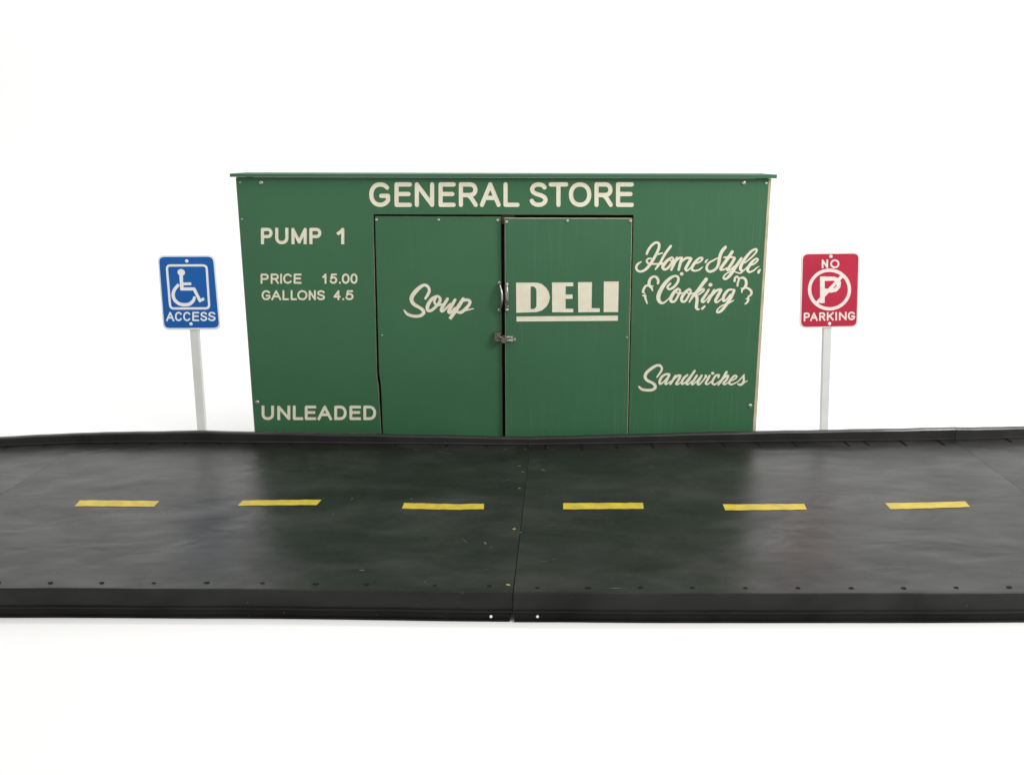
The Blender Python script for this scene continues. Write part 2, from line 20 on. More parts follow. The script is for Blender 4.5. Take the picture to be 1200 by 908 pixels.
 'soup': [[1,"r",[-387.8,722.8,11.0,-375.2,741.9,13.4,-369.0,760.3,12.8,-377.1,778.0,13.4,-394.0,782.9,12.8,-418.8,766.4,17.1,-443.3,738.8,18.9,-450.0,717.3,17.7,-438.9,696.3,16.5,-414.8,681.8,14.7,-399.8,669.4,15.3,-397.7,655.5,15.3,-415.8,643.7,14.1,-443.4,643.0,13.5,-467.8,650.8,12.9,-479.1,661.7,10.4,-485.0,670.3,5.5]],[1,"r",[-337.2,733.6,10.4,-358.9,720.3,14.7,-377.2,692.6,16.5,-378.9,671.6,15.3,-365.6,667.2,12.9,-344.4,683.3,13.5,-325.6,704.9,14.1,-321.6,722.8,12.8,-334.2,733.6,11.0,-346.1,717.3,11.6,-346.4,701.2,10.4,-331.9,693.2,11.6,-310.4,697.2,8.6]],[1,"r",[-288.6,721.0,13.4,-304.4,695.7,14.7,-317.7,671.6,14.7,-310.4,665.4,11.0,-289.2,684.9,9.8,-276.8,698.8,8.6]],[1,"r",[-255.1,716.6,13.4,-270.8,689.5,15.3,-284.1,665.4,15.3,-276.8,659.2,11.6,-255.7,680.2,9.2]],[1,"r",[-218.4,721.9,13.4,-234.0,695.7,17.1,-255.3,664.8,17.2,-271.6,641.5,16.0]],[1,"r",[-224.6,712.6,13.4,-203.1,716.6,13.4,-188.6,710.5,14.1,-191.8,695.1,14.1,-209.8,674.7,14.7,-228.4,660.4,14.7,-244.3,661.0,11.6]],[1,"r",[-206.8,669.4,8.0,-172.4,676.8,4.9]],[0,"s",[-255.9,664.8,15.3,-275.4,636.2,15.3]]],
 's1_frame': [[0,"r",[-1552.8,846.7,10.2,-1552.0,852.9,10.2,-1549.9,857.7,10.2,-1546.4,861.2,10.1,-1541.6,863.2,10.1,-1535.4,863.9,10.1,-1390.7,864.3,10.1,-1384.5,863.7,10.1,-1379.8,861.6,10.1,-1376.4,858.2,10.2,-1374.4,853.4,10.2,-1373.8,847.2,10.2,-1376.7,686.7,10.3,-1377.5,680.4,10.3,-1379.7,675.5,10.3,-1383.3,671.9,10.3,-1388.2,669.8,10.3,-1394.5,669.1,10.3,-1537.2,668.7,10.3,-1543.5,669.3,10.3,-1548.4,671.4,10.3,-1551.8,674.9,10.3,-1553.9,679.9,10.3,-1554.5,686.2,10.3,-1552.8,846.7,10.2]]],
 's1_symbol': [[0,"r",[-1492.0,832.9,29.5,-1487.9,832.9,29.5]],[0,"s",[-1491.5,827.8,15.3,-1493.8,763.0,16.3]],[0,"s",[-1491.7,780.4,12.2,-1455.4,781.4,12.2]],[0,"s",[-1493.7,757.9,14.3,-1442.7,757.9,14.3]],[0,"r",[-1438.6,757.9,14.3,-1417.5,705.9,14.3]],[0,"s",[-1416.6,704.3,12.3,-1402.7,711.0,13.3]],[1,"s",[-1510.7,773.7,13.3,-1527.8,754.3,14.3,-1535.9,732.2,15.3,-1531.4,709.0,15.4,-1514.1,691.4,15.4,-1489.0,685.7,15.4,-1465.6,689.3,15.4,-1447.4,703.8,14.3,-1441.1,717.2,12.3]]],
 's1_text': [[0,"s",[-1575.2,614.1,7.4,-1557.0,649.5,7.4,-1545.5,614.1,7.4]],[0,"s",[-1568.1,626.1,7.4,-1550.3,626.1,7.4]],[0,"s",[-1508.6,643.6,7.4,-1510.4,646.1,7.4,-1512.7,648.0,7.4,-1515.4,649.2,7.4,-1518.7,649.5,7.4,-1522.0,649.1,7.4,-1524.8,647.8,7.4,-1527.4,645.8,7.4,-1529.6,643.2,7.4,-1531.4,639.9,7.4,-1532.6,636.2,7.4,-1533.3,631.8,7.4,-1533.4,627.5,7.4,-1532.9,623.7,7.4,-1531.7,620.5,7.4,-1530.0,617.8,7.4,-1527.8,615.8,7.4,-1525.1,614.5,7.4,-1522.0,614.1,7.4,-1518.6,614.4,7.4,-1515.7,615.6,7.4,-1513.0,617.5,7.4,-1510.8,620.1,7.4]],[0,"s",[-1470.2,643.6,7.4,-1472.0,646.1,7.4,-1474.4,648.0,7.4,-1477.3,649.2,7.4,-1480.7,649.5,7.4,-1484.0,649.1,7.4,-1487.0,647.8,7.4,-1489.7,645.8,7.4,-1492.0,643.2,7.4,-1493.8,639.9,7.4,-1495.1,636.2,7.4,-1495.8,631.8,7.4,-1495.9,627.5,7.4,-1495.3,623.7,7.4,-1494.0,620.5,7.4,-1492.2,617.8,7.4,-1489.9,615.8,7.4,-1487.1,614.5,7.4,-1483.9,614.1,7.4,-1480.4,614.4,7.4,-1477.3,615.6,7.4,-1474.6,617.5,7.4,-1472.2,620.1,7.4]],[0,"s",[-1429.1,649.5,7.4,-1452.6,649.5,7.4,-1455.7,614.1,7.4,-1432.2,614.1,7.4]],[0,"s",[-1454.0,632.9,7.4,-1432.9,632.9,7.4]],[0,"s",[-1394.0,644.5,7.4,-1395.4,646.5,7.4,-1397.5,648.1,7.4,-1400.1,649.1,7.4,-1403.2,649.5,7.4,-1406.5,649.3,7.4,-1409.4,648.5,7.4,-1411.9,647.2,7.4,-1413.9,645.3,7.4,-1415.3,643.1,7.4,-1415.9,640.5,7.4,-1414.7,636.4,7.4,-1410.1,633.2,7.4,-1400.5,630.4,7.4,-1395.2,626.9,7.4,-1393.8,623.5,7.4,-1394.5,620.6,7.4,-1396.1,618.2,7.4,-1398.5,616.2,7.4,-1401.6,614.8,7.4,-1405.1,614.1,7.4,-1408.9,614.2,7.4,-1412.3,614.9,7.4,-1415.0,616.4,7.4,-1417.0,618.4,7.4,-1418.1,620.9,7.4]],[0,"s",[-1356.2,644.5,7.4,-1357.7,646.5,7.4,-1360.1,648.1,7.4,-1363.0,649.1,7.4,-1366.3,649.5,7.4,-1370.0,649.3,7.4,-1373.2,648.5,7.4,-1376.0,647.2,7.4,-1378.2,645.3,7.4,-1379.6,643.1,7.4,-1380.3,640.5,7.4,-1379.0,636.4,7.4,-1373.8,633.2,7.4,-1363.2,630.4,7.4,-1357.3,626.9,7.4,-1355.7,623.5,7.4,-1356.4,620.6,7.4,-1358.2,618.2,7.4,-1360.8,616.2,7.4,-1364.2,614.8,7.4,-1368.0,614.1,7.4,-1372.3,614.2,7.4,-1376.0,614.9,7.4,-1379.1,616.4,7.4,-1381.3,618.4,7.4,-1382.6,620.9,7.4]]],
 's2_no': [[0,"s",[1397.9,855.4,8.1,1395.3,886.8,8.0,1418.8,855.4,8.1,1416.1,886.8,8.0]],[0,"s",[1450.0,886.8,8.0,1445.9,886.4,8.0,1442.4,885.4,8.1,1439.5,883.6,8.1,1437.2,881.2,8.1,1435.5,878.3,8.1,1434.7,875.0,8.1,1434.6,871.1,8.1,1435.4,867.2,8.1,1436.8,863.9,8.1,1439.0,861.0,8.1,1441.7,858.6,8.1,1444.9,856.9,8.1,1448.6,855.8,8.1,1452.8,855.4,8.1,1456.9,855.8,8.1,1460.4,856.9,8.1,1463.3,858.6,8.1,1465.6,861.0,8.1,1467.3,863.9,8.1,1468.1,867.2,8.1,1468.2,871.1,8.1,1467.4,875.0,8.1,1466.0,878.3,8.1,1463.8,881.2,8.1,1461.1,883.6,8.1,1457.8,885.4,8.1,1454.2,886.4,8.0,1450.0,886.8,8.0]]],
 's2_parking': [[0,"s",[1335.9,614.0,7.8,1333.4,645.5,7.8,1345.7,645.8,7.8,1345.7,645.8,7.8,1348.5,645.5,7.8,1350.8,644.4,7.8,1352.7,642.7,7.8,1353.9,640.4,7.8,1354.5,637.4,7.8,1354.4,634.5,7.8,1353.5,632.2,7.8,1352.0,630.4,7.8,1349.8,629.2,7.8,1347.0,628.8,7.8,1334.8,628.5,7.8]],[0,"s",[1365.2,614.6,7.8,1376.2,646.4,7.8,1392.4,615.2,7.8]],[0,"s",[1369.8,625.5,7.8,1386.1,625.8,7.8]],[0,"s",[1406.4,615.5,7.8,1403.7,647.1,7.8,1416.0,647.3,7.8,1416.0,647.3,7.8,1418.7,647.0,7.8,1420.9,646.0,7.8,1422.6,644.3,7.8,1423.8,642.1,7.8,1424.4,639.3,7.8,1424.3,636.5,7.8,1423.5,634.2,7.8,1422.0,632.5,7.8,1420.0,631.4,7.8,1417.4,631.0,7.8,1405.1,630.7,7.8]],[0,"s",[1414.9,630.6,7.8,1418.9,627.8,7.8,1426.8,616.0,7.8]],[0,"s",[1441.3,616.3,7.8,1438.6,647.8,7.8]],[0,"s",[1462.6,648.4,7.8,1440.3,627.4,7.8]],[0,"s",[1448.3,635.4,7.8,1465.4,616.8,7.8]],[0,"s",[1480.1,617.2,7.8,1477.3,648.7,7.8]],[0,"s",[1496.3,617.5,7.8,1493.5,649.1,7.8,1524.0,618.2,7.8,1521.1,649.7,7.8]],[0,"s",[1558.3,645.6,7.8,1556.0,647.7,7.8,1553.3,649.2,7.8,1550.3,650.1,7.8,1546.9,650.2,7.8,1543.8,649.7,7.8,1541.1,648.5,7.8,1538.9,646.6,7.8,1537.2,644.2,7.8,1536.0,641.3,7.8,1535.4,638.0,7.8,1535.4,634.2,7.8,1536.1,630.4,7.8,1537.3,627.1,7.8,1539.0,624.3,7.8,1541.2,622.0,7.8,1543.8,620.2,7.8,1546.6,619.1,7.8,1549.8,618.7,7.8,1553.2,619.0,7.8,1556.0,620.0,7.8,1558.4,621.7,7.8,1560.3,623.9,7.8,1561.6,626.0,7.8,1560.9,632.9,7.8,1550.8,632.7,7.8]]],
 's2_symbol': [[0,"r",[1528.0,755.3,15.3,1528.2,741.5,15.3,1526.1,728.1,15.3,1521.9,715.3,15.4,1515.5,703.5,15.4,1507.2,693.0,15.4,1497.2,684.0,15.4,1485.7,676.7,15.4,1473.0,671.4,15.4,1459.5,668.1,15.4,1445.3,667.1,15.4,1431.0,668.1,15.4,1416.9,671.4,15.4,1403.3,676.7,15.4,1390.5,684.0,15.4,1378.9,693.0,15.4,1368.8,703.5,15.4,1360.4,715.3,15.4,1353.9,728.1,15.3,1349.5,741.5,15.3,1347.3,755.3,15.3,1347.3,769.0,15.3,1349.5,782.4,15.3,1353.8,795.0,15.3,1360.3,806.7,15.3,1368.6,817.1,15.3,1378.6,826.0,15.3,1390.0,833.1,15.2,1402.6,838.3,15.2,1416.1,841.5,15.2,1430.0,842.6,15.2,1444.2,841.5,15.2,1458.2,838.3,15.2,1471.7,833.1,15.2,1484.4,826.0,15.3,1495.9,817.1,15.3,1506.1,806.7,15.3,1514.5,795.0,15.3,1521.1,782.4,15.3,1525.7,769.0,15.3,1528.0,755.3,15.3]],[0,"r",[1490.2,817.7,15.3,1387.0,695.0,15.4]],[0,"s",[1401.4,803.4,21.4,1409.9,703.8,21.5]],[0,"s",[1400.8,804.4,20.4,1451.7,804.4,18.3,1469.5,798.8,18.3,1477.8,786.0,18.4,1476.9,768.1,18.4,1465.3,754.3,18.4,1446.3,750.2,18.4,1410.5,750.2,18.4]]],
}
DELI = [[18.2,797.4,113.5,797.4,133.8,790.5,154.2,772.6,164.6,754.6,169.7,732.1,165.0,709.6,155.0,691.0,134.8,673.3,110.3,665.1,19.6,662.2],[177.5,798.2,272.3,798.2,272.6,781.2,238.6,781.2,239.1,744.4,270.4,744.4,270.7,725.2,239.4,725.2,240.0,680.7,274.3,680.7,274.6,664.2,179.8,664.2],[292.6,799.5,355.0,799.5,355.9,682.8,392.7,682.8,393.1,665.1,296.3,664.2],[407.2,802.3,474.1,802.3,474.8,665.1,409.8,665.1],[20.5,645.6,474.4,649.8,475.1,626.1,20.5,622.8]]
DELI_HOLE = [[83.2,780.3,97.4,780.3,106.4,771.0,108.9,758.7,109.3,693.1,104.1,682.8,95.9,679.5,83.7,679.5]]
PANEL = [[-1.1946,1.2518],[-1.1938,0.0],[-0.6066,0.0],[-0.6125,0.3207],[-0.6166,0.3489],[-0.6175,0.377],[-0.6069,1.0932],[0.5309,1.0903],[0.5423,0.0],[1.1186,0.0],[1.112,1.2459]]
STRIP = [[1.1239,1.2511],[1.1335,0.0]]
LDOOR = [[-0.6009,1.0852],[-0.6085,0.377],[-0.6042,0.3449],[-0.6017,0.3166],[-0.6009,0.012],[-0.0431,0.012],[-0.0485,1.083]]
RDOOR = [[-0.0321,1.0789],[-0.029,0.012],[0.536,0.012],[0.5235,1.0778]]
ROOF = [[-1.2147,1.2674],[-1.2158,1.2531],[1.1409,1.247],[1.1398,1.2628]]
ROOFTOP_back = [[-1.2211,1.2691]]
SCREW_BIG = [[-1.0885,1.2294],[1.0035,1.2276],[-1.1731,0.2416],[1.0975,0.2252]]
SCREW_SMALL = [[-1.1798,1.2294],[1.1013,1.2258],[-1.1829,1.0726]]
LSCREW = [[-0.5948,1.069],[-0.322,1.069],[-0.0635,1.0675],[-0.5881,0.5544]]
RSCREW = [[-0.0243,1.0616],[0.241,1.066],[0.5157,1.0653],[0.5169,0.5497]]
HANDLE = [[-0.0551,0.7954],[-0.0555,0.6648],[-0.0258,0.7954],[-0.026,0.6686]]
LATCH = [[-0.0809,0.5713],[0.0155,0.5281],[-0.0386,0.5438]]
SEAM = {"lb":[-1.9252,-0.152],"cb_l":[0.0779,-0.1827],"cb_r":[0.0855,-0.1827],"cf_l":[0.0,-1.5759],"cf_r":[0.0063,-1.5786],"rb":[2.0069,-0.1084],"rs":[1.9737,-0.746],"l0b":[-2.2699,-0.2008],"l0f":[-1.5377,-1.5485],"m300f":[-0.7666,-1.5567],"m230b":[-1.4182,-0.1459],"r900f":[0.7592,-1.584],"rRf":[1.5213,-1.5786],"rRb":[2.3374,-0.0767]}
DASH = [[[-1.6198,-0.8436],[-1.3201,-0.8487],[-1.3197,-0.9046],[-1.613,-0.903]],[[-1.0105,-0.8418],[-0.717,-0.828],[-0.7251,-0.882],[-1.0143,-0.8946]],[[-0.403,-0.8607],[-0.2062,-0.8761],[-0.1039,-0.8693],[-0.1033,-0.9221],[-0.2186,-0.9295],[-0.4044,-0.9171]],[[0.1911,-0.8607],[0.4888,-0.8625],[0.483,-0.9221],[0.1878,-0.9221]],[[0.783,-0.8778],[1.0853,-0.8795],[1.0771,-0.936],[0.7794,-0.936]],[[1.3894,-0.8693],[1.6965,-0.8505],[1.6889,-0.9055],[1.3852,-0.9295]]]
S1 = {"plate":[[-1.5913,0.9099],[-1.3347,0.9109],[-1.3331,0.5695],[-1.5977,0.5684]],"face":[[-1.584,0.9018],[-1.342,0.9023],[-1.3401,0.5794],[-1.59,0.5784]],"bolts":[[-1.4612,0.8826],[-1.4671,0.5967]],"post":[[-1.4782,0.5556],[-1.4391,0.5556],[-1.4839,0.1063],[-1.4457,0.1063]]}
S2 = {"plate":[[1.2974,0.9199],[1.5589,0.9239],[1.5829,0.581],[1.3159,0.5768]],"face":[[1.3055,0.9134],[1.5541,0.9164],[1.575,0.5878],[1.3231,0.5836]],"bolts":[[1.4298,0.9033],[1.4504,0.5978]],"post":[[1.4293,0.5556],[1.4665,0.5556],[1.4558,0.1063],[1.4899,0.1063]]}
FSCREW_L = [[-1.5585,-1.5149],[-1.4016,-1.5149],[-1.246,-1.5149],[-1.0878,-1.5149],[-0.9267,-1.512],[-0.7572,-1.5149],[-0.5927,-1.5205],[-0.4395,-1.5234],[-0.2322,-1.529],[-0.067,-1.5318]]
FSCREW_R = [[0.077,-1.5457],[0.2309,-1.5457],[0.3874,-1.5457],[0.5438,-1.5457],[0.7026,-1.5468],[0.8598,-1.5485],[1.02,-1.5485],[1.1776,-1.5485],[1.337,-1.5446],[1.497,-1.5429]]
SLOT = [[0.1513,-0.2008],[0.3111,-0.1887],[0.4674,-0.1827],[0.626,-0.1766],[0.785,-0.1705],[0.9464,-0.1644],[1.1045,-0.1582],[1.2669,-0.152],[1.5004,-0.152],[1.5907,-0.1459],[1.7581,-0.1397],[1.9308,-0.1397]]
SLOT_L = [[-0.113,-0.2188],[-0.2909,-0.2069],[-0.5198,-0.1887],[-0.9894,-0.1766],[-1.1568,-0.1766],[-1.3147,-0.1705],[-1.4671,-0.1705],[-1.621,-0.1766],[-1.777,-0.1766]]
SLOT_O = [[2.2527,-0.1335]]
FLECK = [[-0.0077,-1.5262],[0.0051,-1.565],[0.0193,-1.1035],[0.0365,-0.7138],[0.0613,-0.5132]]
# ------------------------------------------------------------------ helpers
random.seed(7)
scn = bpy.context.scene
col = scn.collection
CX, CY, CZ = 0.0, -4.05, 1.36

def link(o):
    col.objects.link(o); return o

def thing(name, label, cat, loc=(0, 0, 0), group=None):
    o = link(bpy.data.objects.new(name, None))
    o.empty_display_size = 0.1
    o.location = loc
    o['label'] = label; o['category'] = cat
    if group: o['group'] = group
    return o

def world_loc(p):
    v = Vector((0, 0, 0))
    while p is not None:
        v += p.location; p = p.parent
    return v

def mesh_obj(name, verts, faces, mats, parent=None, midx=None, smooth=False, label=None, bevel=0.0):
    """verts in world metres; stored relative to the parent"""
    off = world_loc(parent) if parent else Vector((0, 0, 0))
    me = bpy.data.meshes.new(name)
    me.from_pydata([tuple(Vector(v) - off) for v in verts], [], faces)
    for m in (mats if isinstance(mats, (list, tuple)) else [mats]): me.materials.append(m)
    if midx: me.polygons.foreach_set('material_index', midx)
    if smooth: me.polygons.foreach_set('use_smooth', [True] * len(faces))
    me.update()
    o = link(bpy.data.objects.new(name, me))
    if parent: o.parent = parent
    if label: o['label'] = label
    if bevel:
        bm = bmesh.new(); bm.from_mesh(me)
        bmesh.ops.recalc_face_normals(bm, faces=bm.faces)
        bmesh.ops.bevel(bm, geom=bm.edges[:], offset=bevel, segments=2, profile=0.6, affect='EDGES', clamp_overlap=True)
        bm.to_mesh(me); bm.free()
    return o

class MB:
    def __init__(s): s.v = []; s.f = []; s.m = []
    def add(s, vs, fs, m=0):
        b = len(s.v); s.v += [tuple(v) for v in vs]; s.f += [tuple(i + b for i in f) for f in fs]; s.m += [m] * len(fs)
    def box(s, x0, x1, y0, y1, z0, z1, m=0):
        s.hexa([(x0, y0, z0), (x1, y0, z0), (x1, y1, z0), (x0, y1, z0), (x0, y0, z1), (x1, y0, z1), (x1, y1, z1), (x0, y1, z1)], m)
    def hexa(s, p, m=0):
        s.add(p, [(0, 3, 2, 1), (4, 5, 6, 7), (0, 1, 5, 4), (1, 2, 6, 5), (2, 3, 7, 6), (3, 0, 4, 7)], m)
    def tube(s, pts, r, n=10, m=0):
        P = [Vector(p) for p in pts]; rings = []
        for i, p in enumerate(P):
            d = (P[min(i + 1, len(P) - 1)] - P[max(i - 1, 0)]).normalized()
            a = d.orthogonal().normalized() if abs(d.x) > .9 else d.cross(Vector((1, 0, 0))).normalized()
            b = d.cross(a)
            rr = r[i] if isinstance(r, (list, tuple)) else r
            rings.append([p + rr * (math.cos(2 * math.pi * k / n) * a + math.sin(2 * math.pi * k / n) * b) for k in range(n)])
        vs = [v for ring in rings for v in ring]; fs = []
        for i in range(len(P) - 1):
            for k in range(n):
                fs.append((i * n + k, i * n + (k + 1) % n, (i + 1) * n + (k + 1) % n, (i + 1) * n + k))
        fs.append(tuple(range(n))[::-1]); fs.append(tuple((len(P) - 1) * n + k for k in range(n)))
        s.add(vs, fs, m)
    def lathe(s, prof, c, axis, n=14, m=0):
        """prof: (radius, height along axis)"""
        ax = Vector(axis).normalized(); a = ax.orthogonal().normalized(); b = ax.cross(a); c = Vector(c)
        vs = [c + ax * h + r * (math.cos(2 * math.pi * k / n) * a + math.sin(2 * math.pi * k / n) * b) for r, h in prof for k in range(n)]
        fs = [(i * n + k, i * n + (k + 1) % n, (i + 1) * n + (k + 1) % n, (i + 1) * n + k) for i in range(len(prof) - 1) for k in range(n)]
        fs.append(tuple((len(prof) - 1) * n + k for k in range(n)))
        s.add(vs, fs, m)
    def build(s, name, mats, parent=None, **k):
        return mesh_obj(name, s.v, s.f, mats, parent, s.m if isinstance(mats, (list, tuple)) else None, **k)

# ------------------------------------------------------------------ materials
def new_mat(name):
    m = bpy.data.materials.new(name); m.use_nodes = True
    nt = m.node_tree; nt.nodes.clear()
    out = nt.nodes.new('ShaderNodeOutputMaterial'); b = nt.nodes.new('ShaderNodeBsdfPrincipled')
    nt.links.new(b.outputs[0], out.inputs[0])
    return m, nt, b

def N(nt, typ, **kw):
    n = nt.nodes.new(typ)
    for k, v in kw.items():
        if k in n.inputs: n.inputs[k].default_value = v
        else: setattr(n, k, v)
    return n

def coords(nt, scale=(1, 1, 1), rot=(0, 0, 0), kind='Object'):
    t = nt.nodes.new('ShaderNodeTexCoord'); mp = nt.nodes.new('ShaderNodeMapping')
    mp.inputs['Scale'].default_value = scale; mp.inputs['Rotation'].default_value = rot
    nt.links.new(t.outputs[kind], mp.inputs['Vector']); return mp.outputs[0]

def noise(nt, vec, scale, detail=3, rough=.5, dist=0):
    n = N(nt, 'ShaderNodeTexNoise', Scale=scale, Detail=detail, Roughness=rough, Distortion=dist)
    nt.links.new(vec, n.inputs['Vector']); return n.outputs[0]

def ramp(nt, fac, stops):
    r = nt.nodes.new('ShaderNodeValToRGB'); e = r.color_ramp.elements
    while len(e) < len(stops): e.new(.5)
    for i, (p, c) in enumerate(stops):
        e[i].position = p; e[i].color = (c, c, c, 1) if isinstance(c, (int, float)) else (*c, 1)
    nt.links.new(fac, r.inputs[0]); return r.outputs[0]

def mix(nt, fac, a, b, mode='MIX'):
    m = nt.nodes.new('ShaderNodeMix'); m.data_type = 'RGBA'; m.blend_type = mode
    for k, v in ((0, fac), (6, a), (7, b)):
        if isinstance(v, (int, float)): m.inputs[k].default_value = v if k == 0 else (v, v, v, 1)
        elif isinstance(v, tuple): m.inputs[k].default_value = (*v, 1)
        else: nt.links.new(v, m.inputs[k])
    return m.outputs[2]

def mathn(nt, op, a, b=0.0):
    m = nt.nodes.new('ShaderNodeMath'); m.operation = op
    for k, v in ((0, a), (1, b)):
        if isinstance(v, (int, float)): m.inputs[k].default_value = v
        else: nt.links.new(v, m.inputs[k])
    return m.outputs[0]

def bump(nt, b, h, strength, dist=.002, prev=None):
    n = N(nt, 'ShaderNodeBump', Strength=strength, Distance=dist)
    nt.links.new(h, n.inputs['Height'])
    if prev is not None: nt.links.new(prev, n.inputs['Normal'])
    nt.links.new(n.outputs[0], b.inputs['Normal']); return n.outputs[0]

def mat_green(name, streak=.3, tint=(1, 1, 1), ramp_x=None):
    m, nt, b = new_mat(name)
    t = lambda c: tuple(c[i] * tint[i] for i in range(3))
    v = coords(nt); vs = coords(nt, (105, 1, 2.6)); vs2 = coords(nt, (190, 1, 5))
    base = mix(nt, ramp(nt, noise(nt, v, 2.2, 4), [(.3, 0.), (.7, 1.)]), t(GREEN_A), t(GREEN_B))
    base = mix(nt, mathn(nt, 'MULTIPLY', ramp(nt, noise(nt, v, 9, 5, .65), [(.45, 0.), (.8, 1.)]), .22), base, t(GREEN_C))
    st = ramp(nt, noise(nt, vs, 1, 3, .6), [(.56, 0.), (.70, 1.)])
    msk = ramp(nt, noise(nt, v, 3.1, 2), [(.36, .15), (.6, 1.)])
    if ramp_x:                                  # wear grows towards one end of the sheet
        sx = nt.nodes.new('ShaderNodeSeparateXYZ'); nt.links.new(v, sx.inputs[0])
        mr = N(nt, 'ShaderNodeMapRange'); nt.links.new(sx.outputs[0], mr.inputs[0])
        mr.inputs[1].default_value, mr.inputs[2].default_value = ramp_x; mr.inputs[3].default_value = .15
        msk = mathn(nt, 'MULTIPLY', msk, mr.outputs[0])
    base = mix(nt, mathn(nt, 'MULTIPLY', mathn(nt, 'MULTIPLY', st, msk), streak), base, GREEN_S)
    st2 = ramp(nt, noise(nt, vs2, 1, 2, .5), [(.60, 0.), (.72, 1.)])
    base = mix(nt, mathn(nt, 'MULTIPLY', st2, streak * .35), base, (.03, .075, .045))
    nt.links.new(base, b.inputs['Base Color'])
    nt.links.new(ramp(nt, noise(nt, vs, .5, 4), [(.2, .42), (.8, .58)]), b.inputs['Roughness'])
    p = bump(nt, b, noise(nt, v, 4.0, 2), .25, .004)
    bump(nt, b, noise(nt, v, 420, 2), .06, .001, p)
    b.inputs['Specular IOR Level'].default_value = .38
    return m

GREEN_A, GREEN_B, GREEN_C, GREEN_S = (.034, .124, .055), (.040, .139, .063), (.054, .136, .071), (.15, .25, .17)

def mat_simple(name, c, rough, metal=0.0, var=.12, scale=18, spec=.5, bmp=.1, bscale=120, c2=None):
    m, nt, b = new_mat(name)
    v = coords(nt)
    c2 = c2 or tuple(x * (1 - var) for x in c)
    nt.links.new(mix(nt, ramp(nt, noise(nt, v, scale, 5, .6), [(.32, 0.), (.7, 1.)]), c, c2), b.inputs['Base Color'])
    nt.links.new(ramp(nt, noise(nt, v, scale * 2.3, 4), [(.25, max(rough - .08, .05)), (.75, min(rough + .08, 1.))]), b.inputs['Roughness'])
    b.inputs['Metallic'].default_value = metal
    b.inputs['Specular IOR Level'].default_value = spec
    if bmp: bump(nt, b, noise(nt, v, bscale, 3), bmp, .001)
    return m

def mat_rubber(name, base, r0, r1, wav=1.0, dusty=1.0, spec=.5):
    m, nt, b = new_mat(name)
    v = coords(nt); vx = coords(nt, (1.0, 1.9, 1)); vscr = coords(nt, (9, 60, 1), (0, 0, .5)); vscr2 = coords(nt, (55, 7, 1), (0, 0, .35))
    big = noise(nt, vx, 3.6, 1.8, .5, .5); mid = noise(nt, vx, 8.5, 1.2, .45, .5); fine = noise(nt, v, 260, 3, .6)
    c = mix(nt, ramp(nt, mid, [(.3, 0.), (.75, 1.)]), base, tuple(x * 1.5 for x in base))
    dust = ramp(nt, noise(nt, vx, 2.4, 3, .55, .4), [(.48, 0.), (.85, 1.)])
    c = mix(nt, mathn(nt, 'MULTIPLY', dust, .20 * dusty), c, (.10, .098, .085))
    scr = mathn(nt, 'MULTIPLY', ramp(nt, noise(nt, vscr, 1, 2, .5, .5), [(.735, 0.), (.77, 1.)]), ramp(nt, noise(nt, v, 2.7, 2), [(.5, 0.), (.6, 1.)]))
    scr2 = mathn(nt, 'MULTIPLY', ramp(nt, noise(nt, vscr2, 1, 2, .5, .5), [(.75, 0.), (.78, 1.)]), ramp(nt, noise(nt, v, 3.9, 2), [(.52, 0.), (.62, 1.)]))
    c = mix(nt, mathn(nt, 'MULTIPLY', mathn(nt, 'ADD', scr, scr2), .3 * dusty), c, (.18, .175, .15))
    spk = ramp(nt, noise(nt, v, 95, 1, .5), [(.80, 0.), (.82, 1.)])
    c = mix(nt, mathn(nt, 'MULTIPLY', spk, .45 * dusty), c, (.25, .24, .2))
    nt.links.new(c, b.inputs['Base Color'])
    rg = mathn(nt, 'ADD', ramp(nt, noise(nt, vx, 3.1, 3, .55, .6), [(.3, r0), (.7, r1)]), mathn(nt, 'MULTIPLY', dust, .10 * dusty))
    nt.links.new(rg, b.inputs['Roughness'])
    nt.links.new(ramp(nt, noise(nt, coords(nt, (1, 2.0, 1), (0, 0, .12)), 4.2, 4, .58, .5), [(.3, spec * .68), (.7, spec * 1.28)]), b.inputs['Specular IOR Level'])
    p = bump(nt, b, big, .50 * wav, .014)
    p = bump(nt, b, mid, .17 * wav, .005, p)
    bump(nt, b, fine, .07, .0006, p)
    return m

M = {}
M['green'] = mat_green('green_sheet', .19, ramp_x=(-.3, .8))
M['roof'] = mat_green('green_roof_board', .1, (.75, .62, .7))
M['green_door'] = mat_green('green_sheet_door', .22, (1.02, 1.0, 1.03))
M['green_left'] = mat_green('green_sheet_left_door', .05)
M['cream'] = mat_simple('cream_core', (.80, .765, .61), .6, var=.10, scale=22, c2=(.74, .67, .52), bmp=.15)
M['cream_edge'] = mat_simple('cream_cut_edge', (.60, .53, .36), .6, var=.25, scale=14, c2=(.42, .36, .24))
M['cream_dull'] = mat_simple('dull_cut_edge', (.20, .17, .12), .65, var=.4, scale=20, c2=(.06, .09, .055))
M['dark'] = mat_simple('dark_interior', (.012, .016, .012), .8)
M['wood'] = mat_simple('brown_wood', (.10, .07, .045), .7, var=.4, scale=40)
M['steel'] = mat_simple('worn_steel', (.55, .54, .51), .32, 1.0, var=.35, scale=60)
M['zinc'] = mat_simple('zinc_screw', (.50, .53, .48), .42, 1.0, var=.2, scale=200)
M['brass'] = mat_simple('grimy_steel', (.28, .25, .20), .42, 1.0, var=.5, scale=150)
M['rubber'] = mat_rubber('black_rubber_deck', (.0085, .0088, .0080), .26, .40, 1.0, 1.0, .45)
M['rubber2'] = mat_rubber('black_rubber_skirt', (.0065, .0065, .006), .34, .46, .5, .5, .26)
